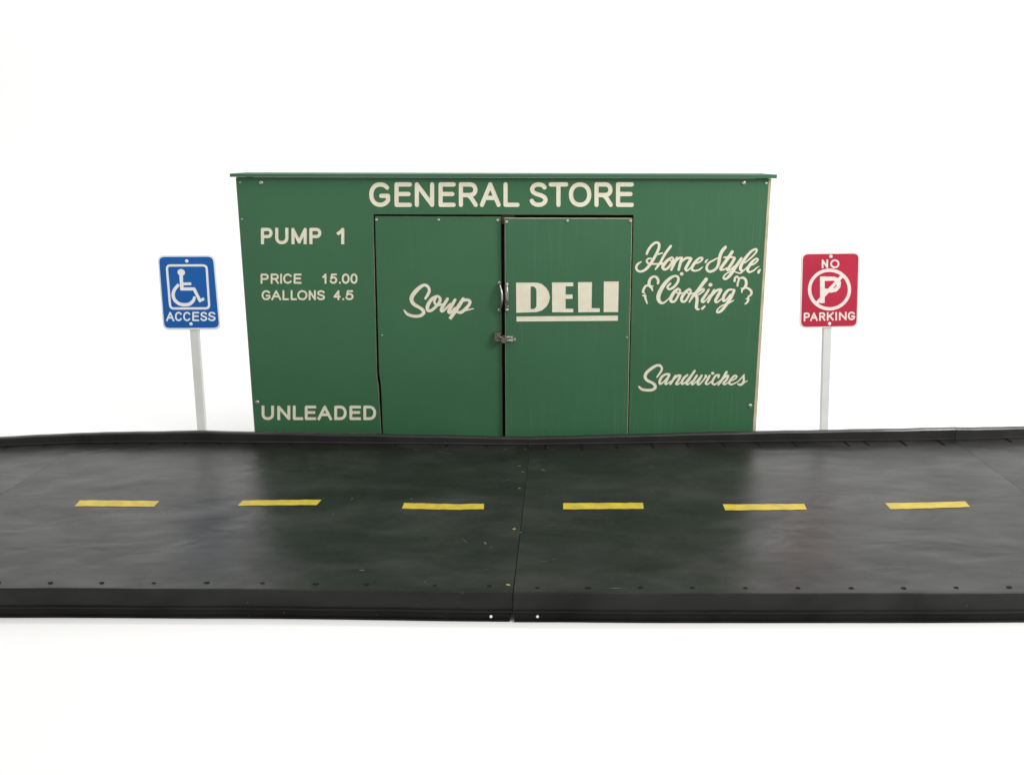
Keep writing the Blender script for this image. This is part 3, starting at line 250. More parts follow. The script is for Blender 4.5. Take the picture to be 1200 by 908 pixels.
M['rubber3'] = mat_rubber('black_rubber_kerb', (.0125, .012, .0118), .28, .42, .5, .6, .5)
M['rubber4'] = mat_rubber('black_rubber_lip', (.004, .004, .0038), .4, .55, .5, .5, .15)
M['blackhole'] = mat_simple('black_steel', (.004, .004, .004), .7, spec=.2)
M['yellow'] = mat_simple('yellow_tape', (.52, .39, .025), .45, var=.14, scale=26, c2=(.36, .275, .04), spec=.4, bmp=.25, bscale=60)
M['blue'] = mat_simple('blue_sign_face', (.005, .122, .45), .4, var=.12, scale=7, bmp=.05, spec=.3)
M['red'] = mat_simple('red_sign_face', (.51, .021, .058), .42, var=.14, scale=9, bmp=.05, spec=.3)
M['white'] = mat_simple('white_sign_plate', (.92, .93, .93), .4, var=.05)
M['pink'] = mat_simple('faded_white_plate', (.90, .77, .73), .4, var=.05)
M['post'] = mat_simple('pale_grey_post', (.78, .79, .77), .45, var=.10, scale=10)
M['backdrop'] = mat_simple('white_backdrop', (.735, .735, .73), .9, var=.015, scale=1.5, spec=.1, bmp=0)

# ------------------------------------------------------------------ routed lettering: strokes -> outline contours
def capsule(X, Z, p, q_, r0, r1, cap0, cap1):
    dx, dz = q_[0] - p[0], q_[1] - p[1]; L = math.hypot(dx, dz) + 1e-9
    ux, uz = dx / L, dz / L
    a = (X - p[0]) * ux + (Z - p[1]) * uz
    t = np.clip(a / L, 0, 1); r = r0 + (r1 - r0) * t
    d = np.hypot(X - p[0] - t * dx, Z - p[1] - t * dz) - r
    perp = np.abs((X - p[0]) * -uz + (Z - p[1]) * ux)
    if cap0:                                   # square cut end
        sq = np.maximum(perp - r0, -a - r0); d = np.where(a < 0, sq, d)
    if cap1:
        sq = np.maximum(perp - r1, a - L - r1); d = np.where(a > L, sq, d)
    return d

def poly_sdf(X, Z, P):
    d = np.full(X.shape, 1e9); ins = np.zeros(X.shape, bool); n = len(P)
    for i in range(n):
        a, b = P[i], P[(i + 1) % n]
        ex, ez = b[0] - a[0], b[1] - a[1]
        t = np.clip(((X - a[0]) * ex + (Z - a[1]) * ez) / (ex * ex + ez * ez + 1e-12), 0, 1)
        d = np.minimum(d, np.hypot(X - a[0] - t * ex, Z - a[1] - t * ez))
        c = ((a[1] > Z) != (b[1] > Z)) & (X < ex * (Z - a[1]) / (ez if abs(ez) > 1e-12 else 1e-12) + a[0])
        ins ^= c
    return np.where(ins, -d, d)

def spline(P):
    if len(P) < 3: return P
    o = []
    for i in range(len(P) - 1):
        p0, p1, p2, p3 = P[max(i - 1, 0)], P[i], P[i + 1], P[min(i + 2, len(P) - 1)]
        for k in range(5):
            t = k / 5
            o.append(tuple(.5 * (2 * p1[j] + (p2[j] - p0[j]) * t + (2 * p0[j] - 5 * p1[j] + 4 * p2[j] - p3[j]) * t * t + (-p0[j] + 3 * p1[j] - 3 * p2[j] + p3[j]) * t ** 3) for j in range(3)))
    o.append(P[-1]); return o

def contours(strokes, polys=(), holes=(), res=.7):
    """all measurements in mm; returns closed outlines in metres"""
    segs = []
    for sm, cap, f in strokes:
        P = [tuple(f[i:i + 3]) for i in range(0, len(f), 3)]
        if sm: P = spline(P)
        for i in range(len(P) - 1):
            segs.append((P[i], P[i + 1], cap == 's' and i == 0, cap == 's' and i == len(P) - 2))
    xs = [v for s_ in segs for v in (s_[0][0], s_[1][0])] + [p[i] for p in polys for i in range(0, len(p), 2)]
    zs = [v for s_ in segs for v in (s_[0][1], s_[1][1])] + [p[i] for p in polys for i in range(1, len(p), 2)]
    wm = max([s_[0][2] for s_ in segs] + [2]) + 3
    x0, x1, z0, z1 = min(xs) - wm, max(xs) + wm, min(zs) - wm, max(zs) + wm
    nx, nz = int((x1 - x0) / res) + 2, int((z1 - z0) / res) + 2
    gx = x0 + np.arange(nx) * res + .01311; gz = z0 + np.arange(nz) * res + .01773
    D = np.full((nz, nx), 50.0)
    for p, q_, c0, c1 in segs:
        m = max(p[2], q_[2]) + 3
        i0 = max(int((min(p[0], q_[0]) - m - x0) / res), 0); i1 = min(int((max(p[0], q_[0]) + m - x0) / res) + 2, nx)
        j0 = max(int((min(p[1], q_[1]) - m - z0) / res), 0); j1 = min(int((max(p[1], q_[1]) + m - z0) / res) + 2, nz)
        X, Z = np.meshgrid(gx[i0:i1], gz[j0:j1])
        D[j0:j1, i0:i1] = np.minimum(D[j0:j1, i0:i1], capsule(X, Z, p, q_, p[2] / 2, q_[2] / 2, c0, c1))
    X, Z = np.meshgrid(gx, gz)
    for p in polys:
        D = np.minimum(D, poly_sdf(X, Z, [(p[i], p[i + 1]) for i in range(0, len(p), 2)]))
    for p in holes:
        D = np.maximum(D, -poly_sdf(X, Z, [(p[i], p[i + 1]) for i in range(0, len(p), 2)]))
    D = np.where(np.abs(D) < 1e-6, 1e-6, D)
    S_ = D < 0
    code = S_[:-1, :-1] * 1 + S_[:-1, 1:] * 2 + S_[1:, 1:] * 4 + S_[1:, :-1] * 8
    nxt = {}; pos = {}
    def ept(e):
        if e in pos: return
        k, j, i = e
        a = D[j, i]; b = D[j, i + 1] if k == 0 else D[j + 1, i]
        t = min(max(a / (a - b), .02), .98)
        pos[e] = ((gx[i] + t * res) / 1000, gz[j] / 1000) if k == 0 else (gx[i] / 1000, (gz[j] + t * res) / 1000)
    TB = {1: [(3, 0)], 2: [(0, 1)], 3: [(3, 1)], 4: [(1, 2)], 5: [(3, 0), (1, 2)], 6: [(0, 2)], 7: [(3, 2)], 8: [(2, 3)], 9: [(2, 0)],
          10: [(0, 1), (2, 3)], 11: [(2, 1)], 12: [(1, 3)], 13: [(1, 0)], 14: [(0, 3)]}
    for j, i in zip(*np.nonzero((code > 0) & (code < 15))):
        j = int(j); i = int(i)
        E = [(0, j, i), (1, j, i + 1), (0, j + 1, i), (1, j, i)]
        for a, b in TB[int(code[j, i])]:
            ept(E[a]); ept(E[b]); nxt[E[a]] = E[b]
    loops = []; seen = set()
    for e in list(nxt):
        if e in seen: continue
        L = []; k = e
        while k not in seen:
            seen.add(k); L.append(pos[k]); k = nxt.get(k)
            if k is None: break
        if len(L) > 6: loops.append(L)
    def dp(P, tol):
        if len(P) < 3: return P
        a, b = P[0], P[-1]; L = math.hypot(b[0] - a[0], b[1] - a[1]) + 1e-12
        best, bi = 0, 0
        for i in range(1, len(P) - 1):
            d = abs((P[i][0] - a[0]) * (b[1] - a[1]) - (P[i][1] - a[1]) * (b[0] - a[0])) / L
            if L < 1e-9: d = math.hypot(P[i][0] - a[0], P[i][1] - a[1])
            if d > best: best, bi = d, i
        if best < tol: return [a, b]
        return dp(P[:bi + 1], tol)[:-1] + dp(P[bi:], tol)
    res_ = []
    for L in loops:
        h = len(L) // 2
        r = dp(L[:h + 1], .00013)[:-1] + dp(L[h:] + [L[0]], .00013)[:-1]
        ar = .5 * sum(r[i - 1][0] * r[i][1] - r[i][0] * r[i - 1][1] for i in range(len(r)))
        if len(r) >= 3 and abs(ar) > 1.2e-6: res_.append(r if ar > 0 else r[::-1])
    return res_

def inset(P, d):
    """P counter-clockwise in (x,z)"""
    o = []; n = len(P)
    for i in range(n):
        a, p, b = Vector(P[i - 1]), Vector(P[i]), Vector(P[(i + 1) % n])
        u = (p - a).normalized(); w = (b - p).normalized()
        n1 = Vector((-u.y, u.x)); n2 = Vector((-w.y, w.x))
        k = (n1 + n2); k = k / max(k.dot(n1), .2)
        o.append(tuple(p + k * d))
    return o

def ccw(P):
    a = sum(P[i - 1][0] * P[i][1] - P[i][0] * P[i - 1][1] for i in range(len(P)))
    return [tuple(p) for p in (P if a > 0 else P[::-1])]

def routed_sheet(name, parent, outline, yf, thick, words, mats, depth=.0011, chamfer=.0016, letter_mat=None, label=None):
    """an upright sheet facing -Y with words cut into its face; each word becomes a child 'lettering'"""
    out_ = ccw(outline); ins = inset(out_, chamfer)
    V = [Vector(p) for p in ins]; F = [list(range(len(ins)))]; owner = [None]
    for w, cs in words:
        for c in cs:
            F.append(list(range(len(V), len(V) + len(c)))); V += [Vector(p) for p in c]; owner.append(w)
    r = delaunay_2d_cdt(V, [], F, 1, 1e-7)
    rv, rf, ro = r[0], r[2], r[5]
    face_g = []; face_w = {w: [] for w, _ in words}
    for f, og in zip(rf, ro):
        own = [owner[k] for k in og if k != 0]
        if len(own) % 2: face_w[own[0]].append(tuple(f))
        else: face_g.append(tuple(f))
    mb = MB()
    def flip(f, vs):
        a, b, c = [vs[i] for i in f[:3]]
        return tuple(f) if (b[0] - a[0]) * (c[1] - a[1]) - (b[1] - a[1]) * (c[0] - a[0]) > 0 else tuple(f)[::-1]
    mb.add([(p[0], yf, p[1]) for p in rv], [flip(f, rv) for f in face_g], 0)
    n = len(out_)
    mb.add([(p[0], yf, p[1]) for p in ins] + [(p[0], yf + chamfer, p[1]) for p in out_] + [(p[0], yf + thick, p[1]) for p in out_],
           [(i, n + i, n + (i + 1) % n, (i + 1) % n) for i in range(n)] + [(n + i, 2 * n + i, 2 * n + (i + 1) % n, n + (i + 1) % n) for i in range(n)], 1)
    mb.add([(p[0], yf + thick, p[1]) for p in out_], [tuple(range(n))[::-1]], 0)
    o = mb.build(name, mats, parent, label=label)
    for w, cs in words:
        wb = MB()
        wb.add([(p[0], yf + depth, p[1]) for p in rv], [flip(f, rv) for f in face_w[w]])
        for c in cs:
            k = len(c)
            wb.add([(p[0], yf, p[1]) for p in c] + [(p[0], yf + depth, p[1]) for p in c], [(i, (i + 1) % k, k + (i + 1) % k, k + i) for i in range(k)])
        used = sorted({i for f in wb.f for i in f}); mp = {a: b for b, a in enumerate(used)}
        lo = mesh_obj('symbol' if w.startswith('*') else 'lettering', [wb.v[i] for i in used], [tuple(mp[i] for i in f) for f in wb.f], letter_mat or M['cream'], o)
        lo['label'] = w.lstrip('*')
    return o

# ------------------------------------------------------------------ screws
def screw_mesh(name, r, h, mats, dark_r):
    mb = MB()
    mb.lathe([(r * 1.05, 0), (r, h * .5), (r * .75, h * .9), (dark_r, h)], (0, 0, 0), (0, -1, 0), 14, 0)
    mb.lathe([(dark_r * .98, h * 1.03), (dark_r * .5, h * .72), (.0004, h * .7)], (0, 0, 0), (0, -1, 0), 8, 1)
    me = bpy.data.meshes.new(name); me.from_pydata(mb.v, [], mb.f)
    for m in mats: me.materials.append(m)
    me.polygons.foreach_set('material_index', mb.m)
    me.polygons.foreach_set('use_smooth', [True] * len(mb.f)); me.update(); return me

def place(name, me, parent, loc, rot=(0, 0, 0), scale=1.0):
    o = link(bpy.data.objects.new(name, me)); o.parent = parent
    o.location = Vector(loc) - world_loc(parent); o.rotation_euler = rot; o.scale = (scale,) * 3
    return o

SC_BIG = screw_mesh('screw_big', .0098, .005, (M['zinc'], M['blackhole']), .0038)
SC_SMALL = screw_mesh('screw_small', .0066, .0032, (M['zinc'], M['brass']), .0022)
SC_TINY = screw_mesh('screw_tiny', .0042, .002, (M['zinc'], M['brass']), .0012)

# ------------------------------------------------------------------ the store front
store = thing('general_store', 'dark green general store front with double doors and cream lettering, behind the black road', 'play store', (-.035, .17, 0))
panel = routed_sheet('front_panel', store, PANEL, 0.0, .013, [
    ('word GENERAL', contours(STROKES['general'])), ('word STORE', contours(STROKES['store'])),
    ('word PUMP', contours(STROKES['pump'])), ('number 1', contours(STROKES['one'])),
    ('word PRICE', contours(STROKES['price'], res=.5)), ('number 15.00', contours(STROKES['amount'], res=.5)),
    ('word GALLONS', contours(STROKES['gallons'], res=.5)), ('number 4.5', contours(STROKES['volume'], res=.5)),
    ('word UNLEADED', contours(STROKES['unleaded'])),
    ('script words Home Style', contours(STROKES['home_style'], res=.5)),
    ('script word Cooking between two curls', contours(STROKES['cooking'], res=.5)),
    ('script word Sandwiches', contours(STROKES['sandwiches'], res=.5)),
], (M['green'], M['cream_dull']))
for x, z in SCREW_BIG: place('screw', SC_BIG, panel, (x, 0, z), (0, random.random() * 3, 0))
for x, z in SCREW_SMALL: place('screw', SC_SMALL if x > 0 else SC_TINY, panel, (x, 0, z))

ld = routed_sheet('door', store, LDOOR, .006, .013, [('script word Soup', contours(STROKES['soup'], res=.5))],
                  (M['green_left'], M['cream_dull']), label='left door reading Soup')
rd = routed_sheet('door', store, RDOOR, -.018, .019, [('word DELI over a thick underline', contours([], DELI, DELI_HOLE, .6))],
                  (M['green_door'], M['cream_edge']), label='right door reading DELI')
for i, (x, z) in enumerate(LSCREW): place('screw', SC_SMALL if i < 3 else SC_TINY, ld, (x, .006, z))
for i, (x, z) in enumerate(RSCREW): place('screw', SC_SMALL if i < 3 else SC_TINY, rd, (x, -.018, z))

# handles: two bow pulls either side of the gap
def handle(parent, x, y, z0, z1, lean, flat):
    mb = MB()
    zc = (z0 + z1) / 2; hh = (z1 - z0) / 2
    if flat:
        mb.box(x - .0045, x + .0045, y - .0045, y - .0002, z1 + .002, z0 - .002)
        for zz in (z0 - .006, z1 + .022, z1 + .006):
            mb.lathe([(.0085, .003), (.0085, .007), (.005, .010)], (x + .001, y, zz), (0, -1, 0), 12)
        pts = [(x + .001 + .004 * math.sin(t * math.pi), y - .006 - .016 * math.sin(t * math.pi) ** .6, z0 - .006 + t * (z1 - z0 + .022)) for t in [k / 16 for k in range(17)]]
        mb.tube(pts, .0034, 8)
    else:
        for zz in (z0 - .004, z1 + .004):
            mb.lathe([(.0095, .0), (.0095, .003), (.006, .0055)], (x, y, zz), (0, -1, 0), 14)
        pts = [(x + lean * math.sin(t * math.pi) ** .8, y - .004 - .030 * math.sin(t * math.pi) ** .55, z0 - .004 + t * (z1 - z0 + .008)) for t in [k / 18 for k in range(19)]]
        mb.tube(pts, [.0038 + .0016 * math.sin(k / 18 * math.pi) for k in range(19)], 10)
    return mb.build('handle', M['steel'], parent, smooth=True)
handle(ld, HANDLE[0][0] - .001, .006, HANDLE[0][1], HANDLE[1][1], .012, False)
handle(rd, HANDLE[2][0] + .002, -.018, HANDLE[2][1], HANDLE[3][1], 0, True)

# hasp across the gap
lx, lz = LATCH[2]
h = MB()
h.box(lx - .041, lx - .012, -.012, .0035, lz - .012, lz + .026)
h.box(lx - .036, lx - .014, -.022, -.012, lz - .012, lz - .001)
h.tube([(lx - .030, -.014, lz + .017), (lx - .012, -.030, lz + .008), (lx + .012, -.034, lz + .002), (lx + .034, -.022, lz + .003)], .0052, 8)
hs = h.build('latch', M['brass'], ld, bevel=.0012)
h = MB()
h.box(lx + .013, lx + .044, -.0245, -.0182, lz - .011, lz + .013)
for dx, dz, r in ((.020, .008, .005), (.036, .007, .0045), (.027, -.006, .005)):
    h.lathe([(r, .0), (r * .9, .003), (r * .4, .005)], (lx + dx, -.0246, lz + dz), (0, -1, 0), 10)
h.box(lx + .046, lx + .056, -.0215, -.0182, lz - .008, lz + .004)
h.build('latch_plate', M['steel'], rd)
h = MB()
h.lathe([(.013, -.007), (.0145, -.004), (.0145, .004), (.013, .007)], (lx + .002, -.030, lz - .004), (0, -1, 0), 16)
h.tube([(lx - .006 + .008 * (1 - math.cos(t)), -.030, lz + .006 + .010 * math.sin(t)) for t in [k * math.pi / 8 for k in range(9)]], .0026, 8)
h.build('padlock', M['brass'], hs)

# carcass: sides, back, roof board, door stop
d = .22
(sx0, sz0), (sx1, sz1) = STRIP
p0, p1 = PANEL[-1], PANEL[-2]
mb = MB()
zt = p0[1] - .001
mb.hexa([(p1[0] + .0008, .002, 0), (sx1, .002, 0), (sx1, d, 0), (p1[0] + .0008, d, 0), (p0[0] + .0008, .002, zt), (sx0, .002, zt), (sx0, d, zt), (p0[0] + .0008, d, zt)], 0)
mb.m[2] = 1
mb.build('side_panel', (M['green'], M['cream_edge']), store, label='right side board with bare cream front edge')
a0, a1 = PANEL[0], PANEL[1]
mb = MB()
mb.hexa([(a1[0] - .0035, .006, 0), (a1[0] + .012, .0135, 0), (a1[0] + .012, d, 0), (a1[0] - .0035, d, 0), (a0[0] - .0035, .006, a0[1] - .004), (a0[0] + .012, .0135, a0[1] - .004), (a0[0] + .012, d, a0[1] - .004), (a0[0] - .0035, d, a0[1] - .004)], 0)
mb.m[2] = 1
mb.build('side_panel', (M['green'], M['cream_edge']), store, label='left side board')
mb = MB()
mb.box(a1[0] + .014, p1[0] - .002, d - .012, d - .0005, 0, 1.235)
mb.box(a1[0] + .015, p1[0] - .003, .05, .056, 0.01, 1.225)
mb.build('back_panel', M['dark'], store)
(r0x, r0t), (_, r0b), (r1x, r1b), (_, r1t) = ROOF
mb = MB()
mb.hexa([(r0x, -.022, r0b), (r1x, -.022, r1b), (r1x, d + .015, r1b), (r0x, d + .015, r0b), (r0x, -.022, r0t), (r1x, -.022, r1t), (r1x, d + .015, r1t), (r0x, d + .015, r0t)])
mb.m[1] = 1
mb.build('roof', (M['green'], M['roof']), store, bevel=.0012)
mb = MB(); mb.box(-.045, .012, .014, .04, 1.05, 1.088)
mb.build('door_stop', M['wood'], store)

# ------------------------------------------------------------------ road sections
def wave(x, y):
    return .0016 * math.sin(2.1 * x + 1.3 * math.sin(1.7 * y)) + .0011 * math.sin(5.3 * x + 2.1 * y + 1.0) * math.sin(3.7 * y + .6) + .0007 * math.sin(9.1 * x - 4.0 * y)
ZD = .091
def line_at(P, x):
    for (x0, y0), (x1, y1) in zip(P, P[1:]):
        if x <= x1 or (x1, y1) == tuple(P[-1]):
            t = (x - x0) / (x1 - x0); return y0 + t * (y1 - y0)

def road_section(label, back, front, kz, dashes, fscrews, slots, fx0, fx1, notch=0.0):
    """back/front: plan points left to right; kz: kerb heights at the back points"""
    cx = (back[0][0] + back[-1][0]) / 2
    root = thing('road', label, 'road', (cx, -.85, 0)); root['kind'] = 'structure'
    nx, ny = 46, 30
    bx0, bx1 = back[0][0], back[-1][0]; gx0, gx1 = front[0][0], front[-1][0]
    V = []; G = []
    for j in range(ny + 1):
        t = j / ny; row = []
        for i in range(nx + 1):
            s_ = i / nx
            xb = bx0 + s_ * (bx1 - bx0); xf = gx0 + s_ * (gx1 - gx0)
            yb = line_at(back, xb); yf = line_at(front, xf)
            x = xf + t * (xb - xf); y = yf + t * (yb + .01 - yf)
            e = min(1, 8 * t, 8 * (1 - t))
            z = ZD + wave(x, y) * e
            row.append(len(V)); V.append((x, y, z))
        G.append(row)
    Fs = [(G[j][i], G[j][i + 1], G[j + 1][i + 1], G[j + 1][i]) for j in range(ny) for i in range(nx)]
    # sides and underside
    nb = len(V)
    ring = [G[0][i] for i in range(nx + 1)] + [G[j][nx] for j in range(1, ny + 1)] + [G[ny][i] for i in range(nx - 1, -1, -1)] + [G[j][0] for j in range(ny - 1, 0, -1)]
    k = len(ring)
    V += [V[q_] for q_ in ring] + [(V[q_][0], V[q_][1], ZD - .02) for q_ in ring]
    Fs += [(nb + i, nb + k + i, nb + k + (i + 1) % k, nb + (i + 1) % k) for i in range(k)] + [tuple(nb + k + i for i in range(k))]
    deck = mesh_obj('deck', V, Fs, M['rubber'], root, smooth=False)
    for p in deck.data.polygons[:nx * ny]: p.use_smooth = True
    # kerb along the back: upright rubber strip with a slightly rounded, lipped top
    prof = lambda zt: [(0, ZD - .018), (0, ZD + .004), (-.0025, ZD + .006), (-.0025, ZD + .0095), (0, ZD + .011), (0, zt - .007), (.003, zt - .002), (.008, zt), (.026, zt - .001), (.030, zt - .005), (.030, ZD - .018)]
    n = 40; V = []; Fs = []
    for i in range(n + 1):
        x = bx0 + .0003 + i / n * (bx1 - bx0 - .0006)
        zt = np.interp(x, [b[0] for b in back], kz) + .0007 * math.sin(17 * x) + .0005 * math.sin(41 * x + 1)
        yb = line_at(back, x) + .0006 * math.sin(11 * x)
        V += [(x, yb + a, z) for a, z in prof(float(zt))]
    m = len(prof(.2))
    Fs = [(i * m + j, i * m + (j + 1) % m, (i + 1) * m + (j + 1) % m, (i + 1) * m + j) for i in range(n) for j in range(m)] + [tuple(range(m))[::-1], tuple(n * m + j for j in range(m))]
    kb = mesh_obj('kerb', V, Fs, M['rubber3'], root)
    # skirt along the front: face, raised bead, lower lip
    def strip(name, prof, x0, x1, mat, n=40):
        V = []
        for i in range(n + 1):
            x = x0 + i / n * (x1 - x0); y = line_at(front, x) + .0008 * math.sin(9 * x + .5)
            w = .0006 * math.sin(13 * x) + .0004 * math.sin(37 * x + 2)
            V += [(x, y + a, max(z + w, .0005)) for a, z in prof]
        m = len(prof)
        return mesh_obj(name, V, [(i * m + j, i * m + (j + 1) % m, (i + 1) * m + (j + 1) % m, (i + 1) * m + j) for i in range(n) for j in range(m)] + [tuple(range(m))[::-1], tuple(n * m + j for j in range(m))], mat, root)
    strip('skirt', [(.0045, ZD - .003), (.0045, ZD + .0013), (.0005, ZD + .0013), (-.0015, ZD - .0005), (-.003, .0365), (-.0095, .0350), (-.0108, .0325), (-.0095, .0300), (-.004, .0275), (.02, .0275), (.02, ZD - .021), (.0045, ZD - .021)], gx0, gx1, M['rubber2'])
    strip('lower_lip', [(-.0035, .0265), (-.0045, .008), (-.0095, .0062), (-.0110, .0035), (-.0110, .0006), (.003, .0006), (.003, .0265)], fx0, fx1, M['rubber4'])
    for D4 in dashes:
        n_ = len(D4) // 2
        top = D4[:n_]; bot = D4[n_:][::-1]
        def along(P, t):
            L = [0]
            for a, b in zip(P, P[1:]): L.append(L[-1] + math.dist(a, b))
            q_ = t * L[-1]
            for i in range(len(P) - 1):
                if q_ <= L[i + 1] + 1e-9:
                    u = (q_ - L[i]) / (L[i + 1] - L[i]); return (P[i][0] + u * (P[i + 1][0] - P[i][0]), P[i][1] + u * (P[i + 1][1] - P[i][1]))
        V = []; nn = 14
        for i in range(nn + 1):
            a = along(top, i / nn); b = along(bot, i / nn)
            wob = .0011 * math.sin(i * 1.3 + a[0] * 9) + .0008 * math.sin(i * 2.9 + a[0] * 23)
            for u in (0, .5, 1):
                x = a[0] + u * (b[0] - a[0]); y = a[1] + u * (b[1] - a[1]) + wob
                V.append((x, y, ZD + wave(x, y) + .0011))
        F4 = [(i * 3 + j, i * 3 + j + 1, (i + 1) * 3 + j + 1, (i + 1) * 3 + j) for i in range(nn) for j in range(2)]
        mesh_obj('lane_dash', V, F4, M['yellow'], root)
    for x, y in fscrews:
        place('screw', FSC, deck, (x, y, ZD + wave(x, y) * min(1, 8 * (y + 1.58) / 1.42) + .0002), (0, 0, random.uniform(-.3, .3)), random.uniform(.62, .98))
    for x, y, L in slots:
        yb = line_at(back, x)
        s_ = MB(); w = .0035
        s_.box(x - w, x + w, yb - .004 - L, yb + .001, ZD - .002, ZD + .0032)
        s_.lathe([(.0055, 0), (.005, .003), (.0025, .0042)], (x, yb - .004 - L, ZD), (0, 0, 1), 10)
        s_.build('fastener', M['blackhole'], kb)
    return root, deck

mb = MB(); mb.lathe([(.0085, 0), (.0080, .0016), (.005, .0026), (.003, .0024)], (0, 0, 0), (0, 0, 1), 12); mb.box(-.0115, .006, -.003, .003, .0005, .002)
FSC = bpy.data.meshes.new('deck_screw'); FSC.from_pydata(mb.v, [], mb.f); FSC.materials.append(M['blackhole']); FSC.update()

sm = SEAM
lb, cbl, cbr, rb = sm['lb'], (.0811, -.1827), (.0821, -.1827), sm['rb']
GL = -1.985; GR = 1.925
rng = random.Random(3)
sl = lambda P, L: [(x, y, L * rng.uniform(.7, 1.2)) for x, y in P]
left, ldeck = road_section('black rubber road section with three yellow dashes, in front of the PUMP 1 side of the store',
    [lb, sm['m230b'], cbl], [(GL, -1.547), tuple(sm['m300f']), (.0018, -1.5759)], [.138, .146, .128], DASH[:3], FSCREW_L, sl(SLOT_L, .012), GL + .004, -.0065)
right, rdeck = road_section('black rubber road section with three yellow dashes, in front of the DELI door and right sign',
    [cbr, (1.0, -.143), (2.0058, rb[1])], [(.0042, -1.5786), tuple(sm['r900f']), (GR - .001, -1.579)], [.128, .140, .149], DASH[3:], FSCREW_R, sl(SLOT, .050), sm['cf_r'][0] + .0005, GR - .004)
oleft, _d = road_section('plain black road section ending at the left edge, only its far corner showing beyond the seam',
    [(-3.85, -.37), tuple(sm['l0b']), (lb[0] - .0008, lb[1])], [(-3.92, -1.60), (-2.8, -1.57), (GL - .0012, -1.547)], [.130, .134, .138], [], [(-2.1, -1.5149), (-2.26, -1.515)], sl([(-2.08, -.19), (-2.24, -.2)], .02), -3.92, GL - .007)
oright, _d = road_section('plain black road section at the right edge, beyond the diagonal seam',
    [(2.0072, rb[1]), tuple(sm['rRb']), (3.9, .03)], [(GR + .0006, -1.579), (2.6, -1.55), (3.85, -1.50)], [.149, .143, .14], [], [(2.0, -1.54)], sl(SLOT_O, .034), GR + .004, 3.85)

# paint chips and loose flecks on the rubber by the centre joint
def flecks(deck, items, mat, name):
    V = []; Fs = []
    for x, y, w, h_, a in items:
        n = 7; b = len(V)
        for k in range(n):
            t = 2 * math.pi * k / n; r = rng.uniform(.6, 1.1)
            u, v = w * r * math.cos(t), h_ * r * math.sin(t)
            X, Y = x + u * math.cos(a) - v * math.sin(a), y + u * math.sin(a) + v * math.cos(a)
            V.append((X, Y, ZD + wave(X, Y) * min(1, max(0, 8 * (Y + 1.577) / 1.42)) + .0009))
        Fs.append(tuple(range(b, b + n)))
    mesh_obj(name, V, Fs, mat, deck)
M['chip_y'] = mat_simple('yellow_paint_chip', (.30, .27, .10), .7)
M['chip_g'] = mat_simple('grey_scuff', (.10, .097, .083), .7)
flecks(ldeck, [(-.011, -1.526, .009, .005, -.2), (.008, -1.10, .007, .006, 0)], M['chip_y'], 'paint_chip')
flecks(ldeck, [(.030, -.71, .008, .007, 0), (.045, -.52, .006, .005, 0), (.03, -.45, .010, .004, .1), (-.02, -.62, .03, .0012, .7), (.055, -.225, .009, .004, 0), (-.03, -.23, .008, .003, 0),
               (-.16, -1.20, .022, .0012, -1.0), (-.18, -1.215, .018, .001, -.3), (-.47, -1.43, .012, .003, .1), (-.30, -.27, .05, .0012, -.5), (-.42, -.235, .02, .002, 0), (-.38, -.82, .004, .006, 0), (-.09, -1.22, .004, .012, .3), (-.07, -1.25, .006, .002, 0), (-.08, -1.42, .005, .002, 0)], M['chip_g'], 'scuff')
flecks(rdeck, [(.10, -1.36, .016, .0016, .1), (.135, -1.345, .006, .002, 0), (.13, -.50, .004, .016, .7), (.14, -1.07, .024, .0015, .25), (.11, -.43, .006, .003, 0), (.68, -1.40, .005, .003, 0), (.44, -.86, .006, .002, 0), (.58, -.47, .022, .001, -.2), (.16, -.21, .006, .003, 0), (.31, -1.55, .02, .002, 0), (.03, -1.13, .006, .004, 0)], M['chip_g'], 'scuff')
# pale bolt heads on the lower lip either side of the joint
for root, x in ((left, -.063), (right, .076)):
    mb = MB(); mb.lathe([(.0046, 0), (.0044, .0015), (.0025, .002)], (x, -1.5835, .0165), (0, -1, .15), 10)
    o = mb.build('bolt', M['post'], root)

# ------------------------------------------------------------------ the two signs
def rounded(P, r, n=6):
    P = ccw(P); o = []
    for i in range(4):
        p = Vector(P[i]); a = Vector(P[i - 1]); b = Vector(P[(i + 1) % 4])
        s0 = p + (a - p).normalized() * r; s1 = p + (b - p).normalized() * r
        for k in range(n + 1):
            t = k / n; o.append(tuple((1 - t) ** 2 * s0 + 2 * t * (1 - t) * p + t * t * s1))
    return o

